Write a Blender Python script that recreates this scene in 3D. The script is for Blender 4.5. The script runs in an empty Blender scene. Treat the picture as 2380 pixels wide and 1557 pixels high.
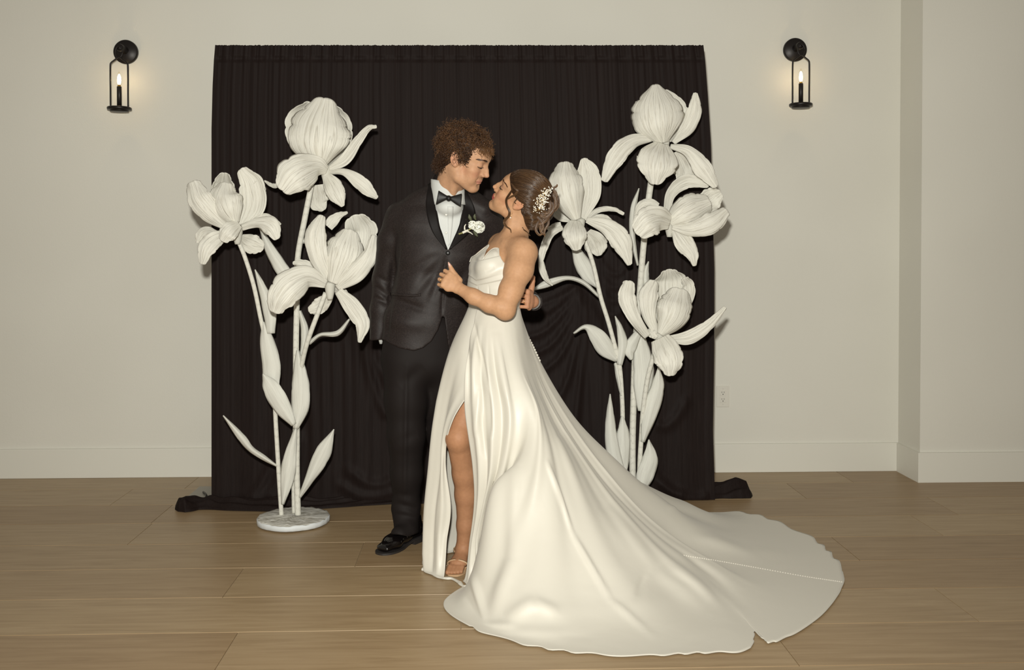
import bpy, bmesh, math, random
import numpy as np
from mathutils import Vector, Matrix
from mathutils.bvhtree import BVHTree

# ------------------------------------------------------------------ camera, world, light, exposure
SC = bpy.context.scene
COL = SC.collection
FPX, CAMH = 2200.0, 1.285            # focal length in pixels of the 2380x1557 frame, eye height
YAW, PITCH = math.atan(80/2200), math.radians(0.9)
PPX, PPY = 1190.0, 615.0             # principal point (the picture was cropped / straightened)
cd = bpy.data.cameras.new('camera'); cam = bpy.data.objects.new('camera', cd); COL.objects.link(cam)
cam.location = (0, 0, CAMH)
cam.rotation_euler = (math.pi/2 - PITCH, 0, -YAW)
cd.sensor_width = 36; cd.lens = FPX*36/2380; cd.shift_y = (PPY-778.5)/2380; cd.clip_start = 0.05
SC.camera = cam

SC.view_settings.view_transform = 'Standard'; SC.view_settings.look = 'None'
SC.view_settings.gamma = 1; SC.view_settings.use_curve_mapping = False
SC.view_settings.exposure = 0.0

w = bpy.data.worlds.new('room_ambient'); SC.world = w; w.use_nodes = True
w.node_tree.nodes['Background'].inputs[0].default_value = (1.0, 0.90, 0.76, 1)
w.node_tree.nodes['Background'].inputs[1].default_value = 0.27

# the photographer's flash, just above the lens
ld = bpy.data.lights.new('camera_flash', 'SPOT'); lo = bpy.data.objects.new('camera_flash', ld); COL.objects.link(lo)
lo.location = (-0.07, -0.02, CAMH+0.30); lo.rotation_euler = (math.pi/2 - math.radians(2.0), 0, -math.radians(1.0))
ld.energy = 760; ld.color = (1.0, 0.98, 0.90); ld.shadow_soft_size = 0.05
ld.spot_size = math.radians(112); ld.spot_blend = 1.0

# ------------------------------------------------------------------ pixel -> ray helpers
_R = np.array(cam.rotation_euler.to_matrix())
def ray(px, py):
    d = np.array([(px-PPX)/FPX, -(py-PPY)/FPX, -1.0]); d = _R @ d
    return d/abs(d[1])
def P(px, py, Y):
    """point on the plane y = Y seen at a pixel"""
    d = ray(px, py); return np.array([0, 0, CAMH]) + d*(Y/d[1])
def F(px, py, z=0.0):
    """point on the horizontal plane z seen at a pixel"""
    d = ray(px, py); t = (z-CAMH)/d[2]; return np.array([0, 0, CAMH]) + d*t
def Parr(px, py, Y):
    d = np.stack([(px-PPX)/FPX, -(py-PPY)/FPX, -np.ones_like(px)], -1) @ _R.T
    return np.array([0, 0, CAMH]) + d*(Y/d[..., 1])[..., None]
def proj(p):
    q = (np.asarray(p)-np.array([0, 0, CAMH])) @ _R
    return np.stack([PPX+FPX*q[..., 0]/-q[..., 2], PPY-FPX*q[..., 1]/-q[..., 2]], -1)

# ------------------------------------------------------------------ mesh helpers
WLOC = {}
def empty(name, loc, label, cat, group=None):
    o = bpy.data.objects.new(name, None); COL.objects.link(o); o.location = loc
    o.empty_display_size = 0.1; tag(o, label, cat, group); WLOC[o] = Vector(loc); return o
def tag(o, label=None, cat=None, group=None, kind=None):
    if label: o['label'] = label
    if cat: o['category'] = cat
    if group: o['group'] = group
    if kind: o['kind'] = kind
    return o
def adopt(o, parent):
    o.parent = parent
    o.matrix_parent_inverse = Matrix.Translation(-WLOC.get(parent, Vector((0, 0, 0))))
def mk(name, v, f, mat, parent=None, smooth=True, uv=None, col=None):
    me = bpy.data.meshes.new(name)
    v = np.asarray(v, dtype=np.float64).reshape(-1, 3)
    me.from_pydata(v.tolist(), [], [list(map(int, q)) for q in f] if not isinstance(f, np.ndarray) else f.tolist())
    if uv is not None:
        l = me.uv_layers.new(name='UVMap'); uv = np.asarray(uv, dtype=np.float32)
        vi = np.empty(len(me.loops), dtype=np.int32); me.loops.foreach_get('vertex_index', vi)
        l.data.foreach_set('uv', uv[vi].ravel())
    if col is not None:
        a = me.color_attributes.new('Col', 'FLOAT_COLOR', 'POINT')
        c = np.ones((len(v), 4), dtype=np.float32); c[:, :3] = col
        a.data.foreach_set('color', c.ravel())
    me.polygons.foreach_set('use_smooth', np.full(len(me.polygons), smooth))
    me.update()
    o = bpy.data.objects.new(name, me); COL.objects.link(o)
    for m in (mat if isinstance(mat, (list, tuple)) else [mat]): me.materials.append(m)
    if parent is not None: adopt(o, parent)
    return o
def join(parts):
    V, Fa, n = [], [], 0
    for v, f in parts:
        v = np.asarray(v).reshape(-1, 3); V.append(v); Fa += [[int(i)+n for i in q] for q in f]; n += len(v)
    return np.concatenate(V), Fa
def catmull(pts, n, closed=False):
    """Catmull-Rom through points (any dimension), n samples"""
    p = np.asarray(pts, float)
    if p.ndim == 1: p = p[:, None]
    m = len(p)
    if closed: q = np.concatenate([p[-1:], p, p[:2]]); segs = m
    else: q = np.concatenate([2*p[:1]-p[1:2], p, 2*p[-1:]-p[-2:-1]]); segs = m-1
    t = np.linspace(0, segs, n, endpoint=not closed); i = np.minimum(t.astype(int), segs-1); u = (t-i)[:, None]
    a, b, c, d = q[i], q[i+1], q[i+2], q[i+3]
    return 0.5*((2*b)+(-a+c)*u+(2*a-5*b+4*c-d)*u**2+(-a+3*b-3*c+d)*u**3)
def tube(pts, r, sides=8, cap=True):
    p = np.asarray(pts, float); n = len(p); r = np.broadcast_to(np.asarray(r, float), (n,))
    t = np.gradient(p, axis=0); t /= np.linalg.norm(t, axis=1)[:, None]+1e-12
    ref = np.array([0, 0, 1.0]) if abs(t[0, 2]) < .9 else np.array([1.0, 0, 0])
    u = np.cross(t[0], ref); u /= np.linalg.norm(u); V = []
    for i in range(n):
        u = u-t[i]*np.dot(u, t[i]); u /= np.linalg.norm(u)+1e-12; b = np.cross(t[i], u)
        a = np.linspace(0, 2*np.pi, sides, endpoint=False)[:, None]
        V.append(p[i]+r[i]*(np.cos(a)*u+np.sin(a)*b))
    f = [[i*sides+j, i*sides+(j+1) % sides, (i+1)*sides+(j+1) % sides, (i+1)*sides+j] for i in range(n-1) for j in range(sides)]
    if cap: f += [list(range(sides))[::-1], [(n-1)*sides+j for j in range(sides)]]
    return np.concatenate(V), f
def box(lo, hi, bev=0.0):
    bm = bmesh.new(); bmesh.ops.create_cube(bm, size=1)
    lo, hi = np.array(lo, float), np.array(hi, float)
    for v in bm.verts: v.co = Vector((np.array(v.co)+.5)*(hi-lo)+lo)
    if bev: bmesh.ops.bevel(bm, geom=bm.edges[:], offset=bev, segments=2, affect='EDGES', profile=.5)
    r = bm_out(bm); bm.free(); return r
def bm_out(bm):
    bm.verts.index_update(); bm.verts.ensure_lookup_table()
    return np.array([v.co[:] for v in bm.verts]), [[v.index for v in f.verts] for f in bm.faces]
def lathe(prof, center, axis='z', n=32):
    """prof: list of (radius, height)"""
    V, Fa = [], []; k = len(prof)
    for j in range(n):
        a = 2*math.pi*j/n
        for r, h in prof: V.append((r*math.cos(a), r*math.sin(a), h))
    for j in range(n):
        for i in range(k-1): Fa.append([j*k+i, ((j+1) % n)*k+i, ((j+1) % n)*k+i+1, j*k+i+1])
    V = np.array(V)
    if axis == 'y': V = V[:, [0, 2, 1]]*np.array([1, -1, 1])
    return V+np.array(center), Fa
def grid_faces(nu, nv, wrap=False):
    i, j = np.meshgrid(np.arange(nu-1), np.arange(nv if wrap else nv-1), indexing='ij'); j2 = (j+1) % nv
    return np.stack([i*nv+j, i*nv+j2, (i+1)*nv+j2, (i+1)*nv+j], -1).reshape(-1, 4)
def thick(o, t, off=0.0):
    m = o.modifiers.new('thickness', 'SOLIDIFY'); m.thickness = t; m.offset = off; return o
def snoise(x, y, seed=0):
    """cheap smooth 2-d noise from sines, about -1..1"""
    r = np.random.RandomState(seed); s = 0
    for k in range(6):
        a = r.uniform(0, 6.28); f = r.uniform(.6, 1.8); s = s+np.sin(f*(x*math.cos(a)+y*math.sin(a))+r.uniform(0, 6.28))
    return s/6

# ------------------------------------------------------------------ materials
def mat(name, color, rough=.6, metal=0.0, spec=.5, sheen=0.0, **kw):
    m = bpy.data.materials.new(name); m.use_nodes = True; b = m.node_tree.nodes['Principled BSDF']
    b.inputs['Base Color'].default_value = (*color, 1); b.inputs['Roughness'].default_value = rough
    b.inputs['Metallic'].default_value = metal; b.inputs['Specular IOR Level'].default_value = spec
    b.inputs['Sheen Weight'].default_value = sheen
    for k, v in kw.items(): b.inputs[k.replace('_', ' ')].default_value = v
    return m
class N:
    """tiny node helper"""
    def __init__(s, m): s.m = m; s.t = m.node_tree; s.b = s.t.nodes['Principled BSDF']
    def add(s, typ, **kw):
        n = s.t.nodes.new(typ)
        for k, v in kw.items():
            if k.startswith('i_'): n.inputs[k[2:].replace('_', ' ')].default_value = v
            else: setattr(n, k, v)
        return n
    def link(s, a, b): s.t.links.new(a, b)
    def coord(s, which='Object', scale=(1, 1, 1), rot=(0, 0, 0)):
        c = s.add('ShaderNodeTexCoord'); m = s.add('ShaderNodeMapping'); m.inputs['Scale'].default_value = scale
        m.inputs['Rotation'].default_value = rot
        s.link(c.outputs[which], m.inputs['Vector']); return m.outputs[0]
    def noise(s, vec, scale, detail=3, rough=.5, dist=0):
        n = s.add('ShaderNodeTexNoise'); n.inputs['Scale'].default_value = scale; n.inputs['Detail'].default_value = detail
        n.inputs['Roughness'].default_value = rough; n.inputs['Distortion'].default_value = dist
        s.link(vec, n.inputs['Vector']); return n.outputs['Fac']
    def ramp(s, fac, stops):
        r = s.add('ShaderNodeValToRGB'); e = r.color_ramp.elements
        while len(e) < len(stops): e.new(.5)
        for k, (p, c) in enumerate(stops): e[k].position = p; e[k].color = (*c, 1) if len(c) == 3 else c
        s.link(fac, r.inputs[0]); return r.outputs[0]
    def bump(s, h, strength=.3, dist=.01, chain=None):
        n = s.add('ShaderNodeBump'); n.inputs['Strength'].default_value = strength; n.inputs['Distance'].default_value = dist
        s.link(h, n.inputs['Height'])
        if chain is not None: s.link(chain, n.inputs['Normal'])
        s.link(n.outputs[0], s.b.inputs['Normal']); return n.outputs[0]
    def color(s, out): s.link(out, s.b.inputs['Base Color'])
    def mix(s, fac, a, b, typ='MIX'):
        n = s.add('ShaderNodeMix', data_type='RGBA', blend_type=typ)
        for sock, v in ((n.inputs[0], fac), (n.inputs[6], a), (n.inputs[7], b)):
            if hasattr(v, 'links') or hasattr(v, 'is_linked'): s.link(v, sock)
            elif isinstance(v, (int, float)): sock.default_value = v
            else: sock.default_value = (*v, 1)
        return n.outputs[2]
g3 = lambda v: (v, v, v)

M = {}
m = M['wall'] = mat('painted_wall', (.67, .655, .59), .75); n = N(m)
c = n.coord(); n.bump(n.noise(c, 120, 2), .12, .004)
n.color(n.ramp(n.noise(c, 1.3, 2), [(.3, (.655, .642, .575)), (.7, (.69, .678, .61))]))
M['trim'] = mat('painted_trim', (.70, .69, .62), .5)
M['white_plastic'] = mat('white_plastic', (.66, .64, .57), .4)
M['dark_slot'] = mat('dark_slot', (.01, .01, .01), .7)
m = M['plank'] = mat('oak_plank', (.3, .2, .11), .42, spec=.4); n = N(m)
oi = n.add('ShaderNodeObjectInfo'); tc = n.add('ShaderNodeTexCoord')
va = n.add('ShaderNodeVectorMath', operation='MULTIPLY_ADD'); va.inputs[1].default_value = (1.3, 18, 1)
cx = n.add('ShaderNodeCombineXYZ'); mu = n.add('ShaderNodeMath', operation='MULTIPLY'); mu.inputs[1].default_value = 57.0
n.link(oi.outputs['Random'], mu.inputs[0]); n.link(mu.outputs[0], cx.inputs[0]); n.link(mu.outputs[0], cx.inputs[1])
n.link(tc.outputs['Object'], va.inputs[0]); n.link(cx.outputs[0], va.inputs[2])
g1 = n.noise(va.outputs[0], 2.2, 6, .62, .6)
colr = n.ramp(g1, [(.30, (.272, .186, .100)), (.5, (.325, .229, .128)), (.72, (.372, .270, .158))])
tint = n.ramp(oi.outputs['Random'], [(0, (.88, .84, .80)), (.5, (1, 1, 1)), (1, (1.07, 1.08, 1.07))])
n.color(n.mix(1.0, colr, tint, 'MULTIPLY')); n.bump(g1, .08, .004)
M['plank_gap'] = mat('pale_joint', (.47, .36, .235), .6)
m = M['curtain'] = mat('black_satin_drape', (.0118, .0074, .0064), .62, spec=.09); n = N(m)
c = n.coord('Object', (40, 40, .8)); f = n.noise(c, 3.0, 4, .6); n.bump(f, .16, .004)
n.color(n.ramp(f, [(.3, (.0098, .0060, .0052)), (.7, (.0138, .0088, .0077))]))
M['black_metal'] = mat('black_metal', (.012, .009, .008), .42, metal=.4)
M['base_metal'] = mat('grey_base_plate', (.30, .28, .24), .5, metal=.3)
M['brass'] = mat('brass', (.45, .28, .06), .35, metal=1.0)
m = M['bulb'] = mat('lit_bulb', (1, .85, .6), .3); b = m.node_tree.nodes['Principled BSDF']
b.inputs['Emission Color'].default_value = (1, .78, .42, 1); b.inputs['Emission Strength'].default_value = 9.0
M['bulb_glass'] = mat('bulb_glass', (1, .93, .8), .05, Transmission_Weight=1.0, IOR=1.1)
m = M['petal'] = mat('paper_petal', (.7, .7, .64), .8); n = N(m)
uv = n.coord('UV', (9, 1.2, 1)); f1 = n.noise(uv, 2.0, 4, .6, .4)
uv2 = n.coord('UV', (22, 3.0, 1)); f2 = n.noise(uv2, 2.0, 4, .6, .3)
colr = n.ramp(f1, [(.34, (.57, .545, .47)), (.47, (.70, .685, .61)), (.8, (.72, .71, .645))])
n.color(n.mix(.35, colr, n.ramp(f2, [(.35, (.56, .54, .47)), (.6, (.74, .73, .67))])))
uv3 = n.coord('UV', (5.5, .35, 1)); f3 = n.noise(uv3, 1.7, 1, .4, .25)
vein = n.ramp(f3, [(.475, g3(1)), (.493, g3(0)), (.507, g3(0)), (.525, g3(1))])
n.color(n.mix(n.ramp(f3, [(.488, g3(0)), (.5, g3(.42)), (.512, g3(0))]), n.mix(.2, colr, n.ramp(f2, [(.35, (.56, .54, .47)), (.6, (.74, .73, .67))])), (.36, .33, .27)))
n.bump(vein, .5, .004, n.bump(f2, .14, .004, n.bump(f1, .35, .009)))
m = M['paper_leaf'] = mat('paper_leaf', (.66, .66, .6), .8); n = N(m)
uv = n.coord('UV', (8, 1.0, 1)); f1 = n.noise(uv, 2.5, 4, .6, .3)
n.color(n.ramp(f1, [(.35, (.60, .595, .54)), (.55, (.67, .67, .61))])); n.bump(f1, .28, .006)
m = M['stem'] = mat('tape_wrapped_stem', (.66, .65, .58), .75); n = N(m)
c = n.coord('UV', (1, 1, 1)); wv = n.add('ShaderNodeTexWave', bands_direction='Y'); wv.inputs['Scale'].default_value = 9; wv.inputs['Distortion'].default_value = 5
wv.inputs['Detail'].default_value = 2; n.link(c, wv.inputs['Vector'])
n.color(n.ramp(wv.outputs['Fac'], [(.02, (.55, .54, .48)), (.15, (.67, .66, .59))])); n.bump(wv.outputs['Fac'], .12, .002)
m = M['disc'] = mat('brushed_white_base', (.55, .53, .47), .8); n = N(m)
c = n.coord('Object', (7, 24, 1), (0, 0, .35)); f1 = n.noise(c, 1.6, 4, .6, .8)
n.color(n.ramp(f1, [(.4, (.36, .34, .29)), (.6, (.66, .65, .6))])); n.bump(f1, .5, .008)
M['disc_rim'] = mat('base_rim', (.66, .69, .70), .6)
# ------------------------------------------------------------------ room
WALLY = float(F(1110, 1102)[1])
cornL = F(2087, 1092); cornR = F(2147, 1120)          # where the wall steps forward
def S(o): tag(o, kind='structure'); return o
xa, xb, xc = -4.2, float(P(2087, 1092, WALLY)[0]), 5.0
yb = float(cornR[1]); HT = 3.2
S(mk('wall_back', *box((xa, WALLY, 0), (xb+.3, WALLY+.12, HT)), M['wall'], smooth=False))
S(mk('wall_right', *box((xb, yb, 0), (xc, WALLY+.12, HT)), M['wall'], smooth=False))
BH = .165
S(mk('baseboard_back', *box((xa, WALLY-.016, 0), (xb, WALLY, BH), .003), M['trim'], smooth=False))
v, f = join([box((xb-.016, yb, 0), (xb, WALLY-.016, BH)), box((xb-.016, yb-.016, 0), (xc, yb, BH))])
S(mk('baseboard_right', v, f, M['trim'], smooth=False))
fl = S(mk('floor', *box((-4.2, -.6, -.06), (5.0, WALLY+.1, -.004)), M['plank_gap'], smooth=False))
# planks: rows along x, joints where the photo shows them
rows = [float(F(1110, y)[1]) for y in (1208, 1258, 1314, 1380, 1461)]
pitch = (rows[0]-rows[4])/4
edges = [rows[0]+pitch*k for k in range(4, -13, -1)]
known = {2: [F(290, 1150)[0], F(1857, 1145)[0]], 3: [F(2180, 1170)[0]], 1: [F(1955, 1103)[0]],
         4: [F(332, 1235)[0], F(2120, 1200)[0]], 5: [F(835, 1290)[0]], 6: [F(547, 1347)[0]],
         7: [F(2200, 1388)[0]], 8: [F(528, 1510)[0], F(1828, 1508)[0]]}
rnd = random.Random(4); pn = 0
for r in range(len(edges)-1):
    y1, y0 = edges[r], edges[r+1]
    if y0 > WALLY or y1 < .3: continue
    y1 = min(y1, WALLY)
    js = sorted(known.get(r+0, []))
    if not js: js = [rnd.uniform(-1.5, 1.5)]
    x = js[0]
    xs = [x]
    while x > -4.2: x -= rnd.uniform(1.75, 2.2); xs.insert(0, max(x, -4.2))
    for q in js[1:]: xs.append(q)
    x = xs[-1]
    while x < 5.0: x += rnd.uniform(1.75, 2.2); xs.append(min(x, 5.0))
    for a, b2 in zip(xs[:-1], xs[1:]):
        if b2-a < .02: continue
        o = mk('plank', *box((a+.0009, y0+.0016, -.02), (b2-.0009, y1-.0016, 0), .0012), M['plank'], fl, smooth=False)

# ------------------------------------------------------------------ wall sconces and outlet
def sconce(px, py, label):
    """plate centre pixel on the wall"""
    c = P(px, py, WALLY); s = FPX/WALLY; Yl = WALLY-.115
    t = empty('wall_sconce', (c[0], WALLY, c[2]), label, 'wall lamp', 'candle wall sconces')
    mk('backplate', *lathe([(0, 0), (.066, 0), (.067, .004), (.067, .02), (.063, .026), (.0, .026)], (c[0], WALLY, c[2]), 'y', 48), M['black_metal'], t)
    k = mk('knuckle', *lathe([(0, .024), (.019, .024), (.021, .03), (.021, .1), (.018, .112), (0, .114)], (c[0], WALLY, c[2]+.006), 'y', 32), M['black_metal'], t)
    z0 = c[2]-.336; lx = c[0]
    mk('tray', *lathe([(0, -.012), (.048, -.012), (.05, -.008), (.05, -.003), (.062, -.002), (.064, .002), (.064, .01), (.06, .013), (0, .013)], (lx, Yl, z0), 'z', 48), M['black_metal'], t)
    hw = .0475
    for s2 in (-1, 1):
        pts = [(lx+s2*hw, Yl, z0+.008), (lx+s2*hw, Yl, z0+.1), (lx+s2*hw, Yl, z0+.232), (lx+s2*(hw-.004), Yl, z0+.254),
               (lx+s2*(hw-.016), Yl, z0+.265), (lx+s2*.012, Yl, z0+.280), (lx, Yl, z0+.288)]
        mk('side_rod', *tube(catmull(pts, 28), .0048, 8), M['black_metal'], t)
    a = np.linspace(0, 2*np.pi, 33)
    ring = np.stack([lx+.019*np.cos(a), np.full(33, Yl-.002), z0+.314+.03*np.sin(a)], -1)
    mk('hanging_ring', *tube(ring, .0032, 8), M['black_metal'], t)
    mk('candle_tube', *lathe([(0, .01), (.0125, .01), (.0125, .124), (.011, .126), (0, .126)], (lx, Yl, z0), 'z', 24), M['black_metal'], t)
    mk('socket', *lathe([(.0085, .124), (.0085, .135), (0, .135)], (lx, Yl, z0), 'z', 20), M['brass'], t)
    bl = mk('bulb', *lathe([(0, .134), (.006, .135), (.0095, .148), (.0105, .160), (.0088, .178), (.005, .190), (0, .196)], (lx, Yl, z0), 'z', 20), M['bulb'], t)
    tag(bl, 'glowing candle bulb')
    mk('bulb_tip', *lathe([(.0062, .188), (.005, .198), (.003, .206), (0, .210)], (lx, Yl, z0), 'z', 16), M['bulb_glass'], bl)
    pl = bpy.data.lights.new('sconce_light', 'POINT'); po = bpy.data.objects.new('sconce_light', pl); COL.objects.link(po)
    po.location = (lx, Yl-.0, z0+.165); pl.energy = 2.4; pl.color = (1, .72, .36); pl.shadow_soft_size = .012
    adopt(po, t)
sconce(294.5, 122, 'black candle wall sconce on the same side as the stand of three irises')
sconce(1846, 117, 'black candle wall sconce between the black drape and the wall corner')

oc = P(1679.5, 921, WALLY)
t = empty('power_outlet', (oc[0], WALLY, oc[2]), 'white double power outlet plate on wall beside black drape', 'outlet')
mk('cover_plate', *box((oc[0]-.037, WALLY-.006, oc[2]-.061), (oc[0]+.037, WALLY, oc[2]+.061), .002), M['white_plastic'], t, smooth=False)
for dz in (.0195, -.0195):
    s = mk('socket', *box((oc[0]-.017, WALLY-.0085, oc[2]+dz-.0165), (oc[0]+.017, WALLY-.005, oc[2]+dz+.0165), .0015), M['white_plastic'], t, smooth=False)
    for dx in (-.0065, .0065):
        mk('slot', *box((oc[0]+dx-.001, WALLY-.0092, oc[2]+dz+.001), (oc[0]+dx+.001, WALLY-.008, oc[2]+dz+.0095)), M['dark_slot'], s, smooth=False)
    mk('ground_hole', *lathe([(0, .0092), (.0028, .0092), (.0028, .008), (0, .008)], (oc[0], WALLY, oc[2]+dz-.0065), 'y', 12), M['dark_slot'], s)
mk('screw', *lathe([(0, .0075), (.003, .0072), (.003, .005), (0, .005)], (oc[0], WALLY, oc[2]+.045), 'y', 12), M['white_plastic'], t)
mk('screw', *lathe([(0, .0075), (.003, .0072), (.003, .005), (0, .005)], (oc[0], WALLY, oc[2]-.045), 'y', 12), M['white_plastic'], t)

# ------------------------------------------------------------------ black backdrop: stand + drape
CY = float(F(1110, 1165)[1])
zt = float(P(1060, 112, CY)[2]); xl, xr = float(P(522, 600, CY+.065)[0]), float(P(1612, 600, CY+.065)[0])
t = empty('backdrop_stand', (0, CY+.065, 0), 'pipe backdrop stand with flat grey floor plates behind the black drape', 'stand')
mk('crossbar', *tube([(xl-.02, CY+.065, zt-.02), (xr+.02, CY+.065, zt-.02)], .02, 16), M['base_metal'], t)
for x, sx in ((xl, -1), (xr, 1)):
    mk('upright', *tube([(x, CY+.065, .008), (x, CY+.065, zt-.035)], .024, 16), M['base_metal'], t)
    bp = mk('base_plate', *box((x-.21, CY+.05, 0), (x+.21, CY+.33, .008), .002), M['base_metal'], t, smooth=False)
    h = [(x+sx*.11, CY+.10, .008), (x+sx*.112, CY+.115, .014), (x+sx*.13, CY+.15, .016), (x+sx*.148, CY+.185, .014), (x+sx*.15, CY+.2, .008)]
    mk('carry_handle', *tube(catmull(h, 16), .005, 8), M['black_metal'], bp)

nx, nz = 620, 300
uu = np.linspace(0, 1, nx)[None, :]; vv = np.linspace(0, 1, nz)[:, None]     # v: 0 top, 1 floor
ypx = 105+vv*(1162-105)+0*uu
lx = np.interp(ypx, [105, 140, 200, 300, 700, 1162], [500, 497, 494, 491.5, 491.5, 491.5])
rx = np.interp(ypx, [105, 140, 220, 330, 620, 800, 1000, 1162], [1635, 1639, 1645, 1652, 1660, 1660, 1657, 1662])
xpx = lx+(rx-lx)*uu
X = np.broadcast_to(uu, (nz, nx))*2.56
gather = sum(a*np.sin(2*np.pi*(fr*X+ph+.15*np.sin(3*X+ph))) for a, fr, ph in
             [(1, 19.3, .1), (.8, 27.1, .5), (.7, 36.7, .3), (.5, 52.0, .8), (.9, 9.3, .2)])
dy = -.0007*gather*np.exp(-(vv*1.2)**2)*(1.0+1.2*np.exp(-(vv/.03)**2))
dy = dy-.0022*np.sin(2*np.pi*(5.2*X+.3*np.sin(2.1*X)))*np.clip(vv*1.5, 0, 1)
dy = dy+.010*(np.abs(vv-.03) < .004)*(1+.5*np.sin(60*X))*.5     # stitched rod pocket line
def ridge(pts, wpx, amp):
    """raise a fold along a pixel polyline"""
    global dy
    q = catmull(pts, 40); best = np.full(xpx.shape, 1e9); tt = np.zeros(xpx.shape)
    for i in range(len(q)-1):
        a, b = q[i], q[i+1]; ab = b-a; L = (ab**2).sum()
        s = np.clip(((xpx-a[0])*ab[0]+(ypx-a[1])*ab[1])/L, 0, 1)
        d = (xpx-a[0]-s*ab[0])**2+(ypx-a[1]-s*ab[1])**2
        k = d < best; best = np.where(k, d, best); tt = np.where(k, (i+s)/(len(q)-1), tt)
    dy = dy-amp*np.exp(-best/(wpx*wpx))*np.clip(np.minimum(tt, 1-tt)*8+.15, 0, 1)
for e in [[(1352, 660), (1318, 690), (1270, 722), (1205, 738)], [(1350, 668), (1315, 720), (1265, 770), (1215, 785)],
          [(1352, 672), (1322, 745), (1282, 800), (1235, 826)], [(1354, 675), (1335, 760), (1300, 830), (1255, 868)],
          [(1357, 680), (1345, 780), (1320, 880), (1290, 945)], [(1362, 684), (1358, 800), (1345, 920), (1335, 1010)]]:
    ridge(e, 9, .011)
for k, x in enumerate((1372, 1385, 1398, 1412)): ridge([(1364+k*4, 690), (x-2, 820), (x+6, 960), (x+10, 1080)], 9, .007)
for k in range(4): ridge([(1392+k*3, 590+k*26), (1412, 628+k*32), (1440, 636+k*30), (1462, 612+k*22)], 8, .006)
ridge([(1352, 655), (1300, 690), (1240, 715), (1205, 716)], 8, .01)
for e in [[(845, 770), (870, 830), (895, 880), (910, 910)], [(835, 730), (850, 830), (880, 930), (905, 975)],
          [(640, 1040), (625, 1090), (596, 1140), (560, 1165)], [(655, 1080), (640, 1125), (610, 1155), (580, 1168)],
          [(700, 1000), (690, 1080), (660, 1140), (620, 1165)],
          [(780, 1120), (830, 1150), (880, 1152), (920, 1140)], [(800, 1085), (850, 1122), (890, 1125), (915, 1110)],
          [(1520, 985), (1550, 990), (1580, 960), (1600, 920)], [(1530, 1110), (1570, 1150), (1620, 1158), (1650, 1150)],
          [(1505, 1085), (1530, 1120), (1560, 1140), (1600, 1150)]]:
    ridge(e, 12, .011)
for x in (722, 748, 775, 802, 826, 848): ridge([(760+(x-760)*.25, 640), (x, 800), (x+6, 1000), (x+4, 1150)], 12, .008)
dy = dy*np.clip((1-np.abs(2*uu-1))*40, .15, 1)
# lower end drifts a little towards the room
Yg = CY+dy-.05*np.clip((vv-.5)/.5, 0, 1)**2
ypx2 = ypx+ (np.random.RandomState(2).rand(1, nx)*2.2-1.1)*np.exp(-(vv/.008)**2)
V = Parr(xpx, ypx2, Yg)
V[..., 2] = np.maximum(V[..., 2], .01)
dr = mk('backdrop_drape', V.reshape(-1, 3), grid_faces(nz, nx), M['curtain'])
tag(dr, 'wide black satin backdrop drape hanging from pipe stand against the wall', 'drape')
# hem that spills onto the floor: a rumpled roll following the foot of the drape
def hem_roll(path, prof, name, seed):
    n = 260; q = catmull(path, n); wid = np.interp(np.linspace(0, 1, n), *zip(*prof[0])); hgt = np.interp(np.linspace(0, 1, n), *zip(*prof[1]))
    base = np.array([F(a, b) for a, b in q]); k = 40; s = np.linspace(0, 1, k)
    tn = np.gradient(base, axis=0); tn /= np.linalg.norm(tn, axis=1)[:, None]; nr = np.stack([tn[:, 1], -tn[:, 0], 0*tn[:, 0]], -1)
    nr *= np.sign(-nr[:, 1:2]+1e-9)
    u = np.linspace(0, n/18., n)[:, None]; sv = s[None, :]
    rr = (1+.45*snoise(u*2.2, sv*5, seed)+.30*snoise(u*5, sv*11, seed+1))*(1+.22*np.sin(sv*22+2.5*np.sin(u*.9)+u*.5))
    off = (sv-.5)*2*wid[:, None]*(1+.30*snoise(u*1.7, sv*2, seed+2)+.12*snoise(u*5, sv*3, seed+3))
    zz = hgt[:, None]*np.sin(np.pi*sv)**.6*rr+.003
    W = base[:, None, :]+nr[:, None, :]*off[..., None]; W[..., 2] = np.maximum(zz, .002)
    return mk(name, W.reshape(-1, 3), grid_faces(n, k), M['curtain'], dr)
hem_roll([(408, 1182), (440, 1180), (480, 1178), (540, 1181), (640, 1182), (740, 1179), (800, 1175), (870, 1170), (1000, 1166), (1200, 1160), (1400, 1154), (1560, 1155), (1640, 1154), (1690, 1152), (1744, 1150)],
         ([(0, .03), (.02, .07), (.06, .085), (.12, .06), (.2, .065), (.3, .055), (.36, .04), (.7, .04), (.9, .07), (.96, .09), (.985, .075), (1, .03)],
          [(0, .012), (.02, .055), (.05, .06), (.09, .045), (.2, .035), (.3, .045), (.36, .03), (.7, .03), (.92, .055), (.96, .065), (.985, .055), (1, .012)]), 'puddled_hem', 5)
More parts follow.
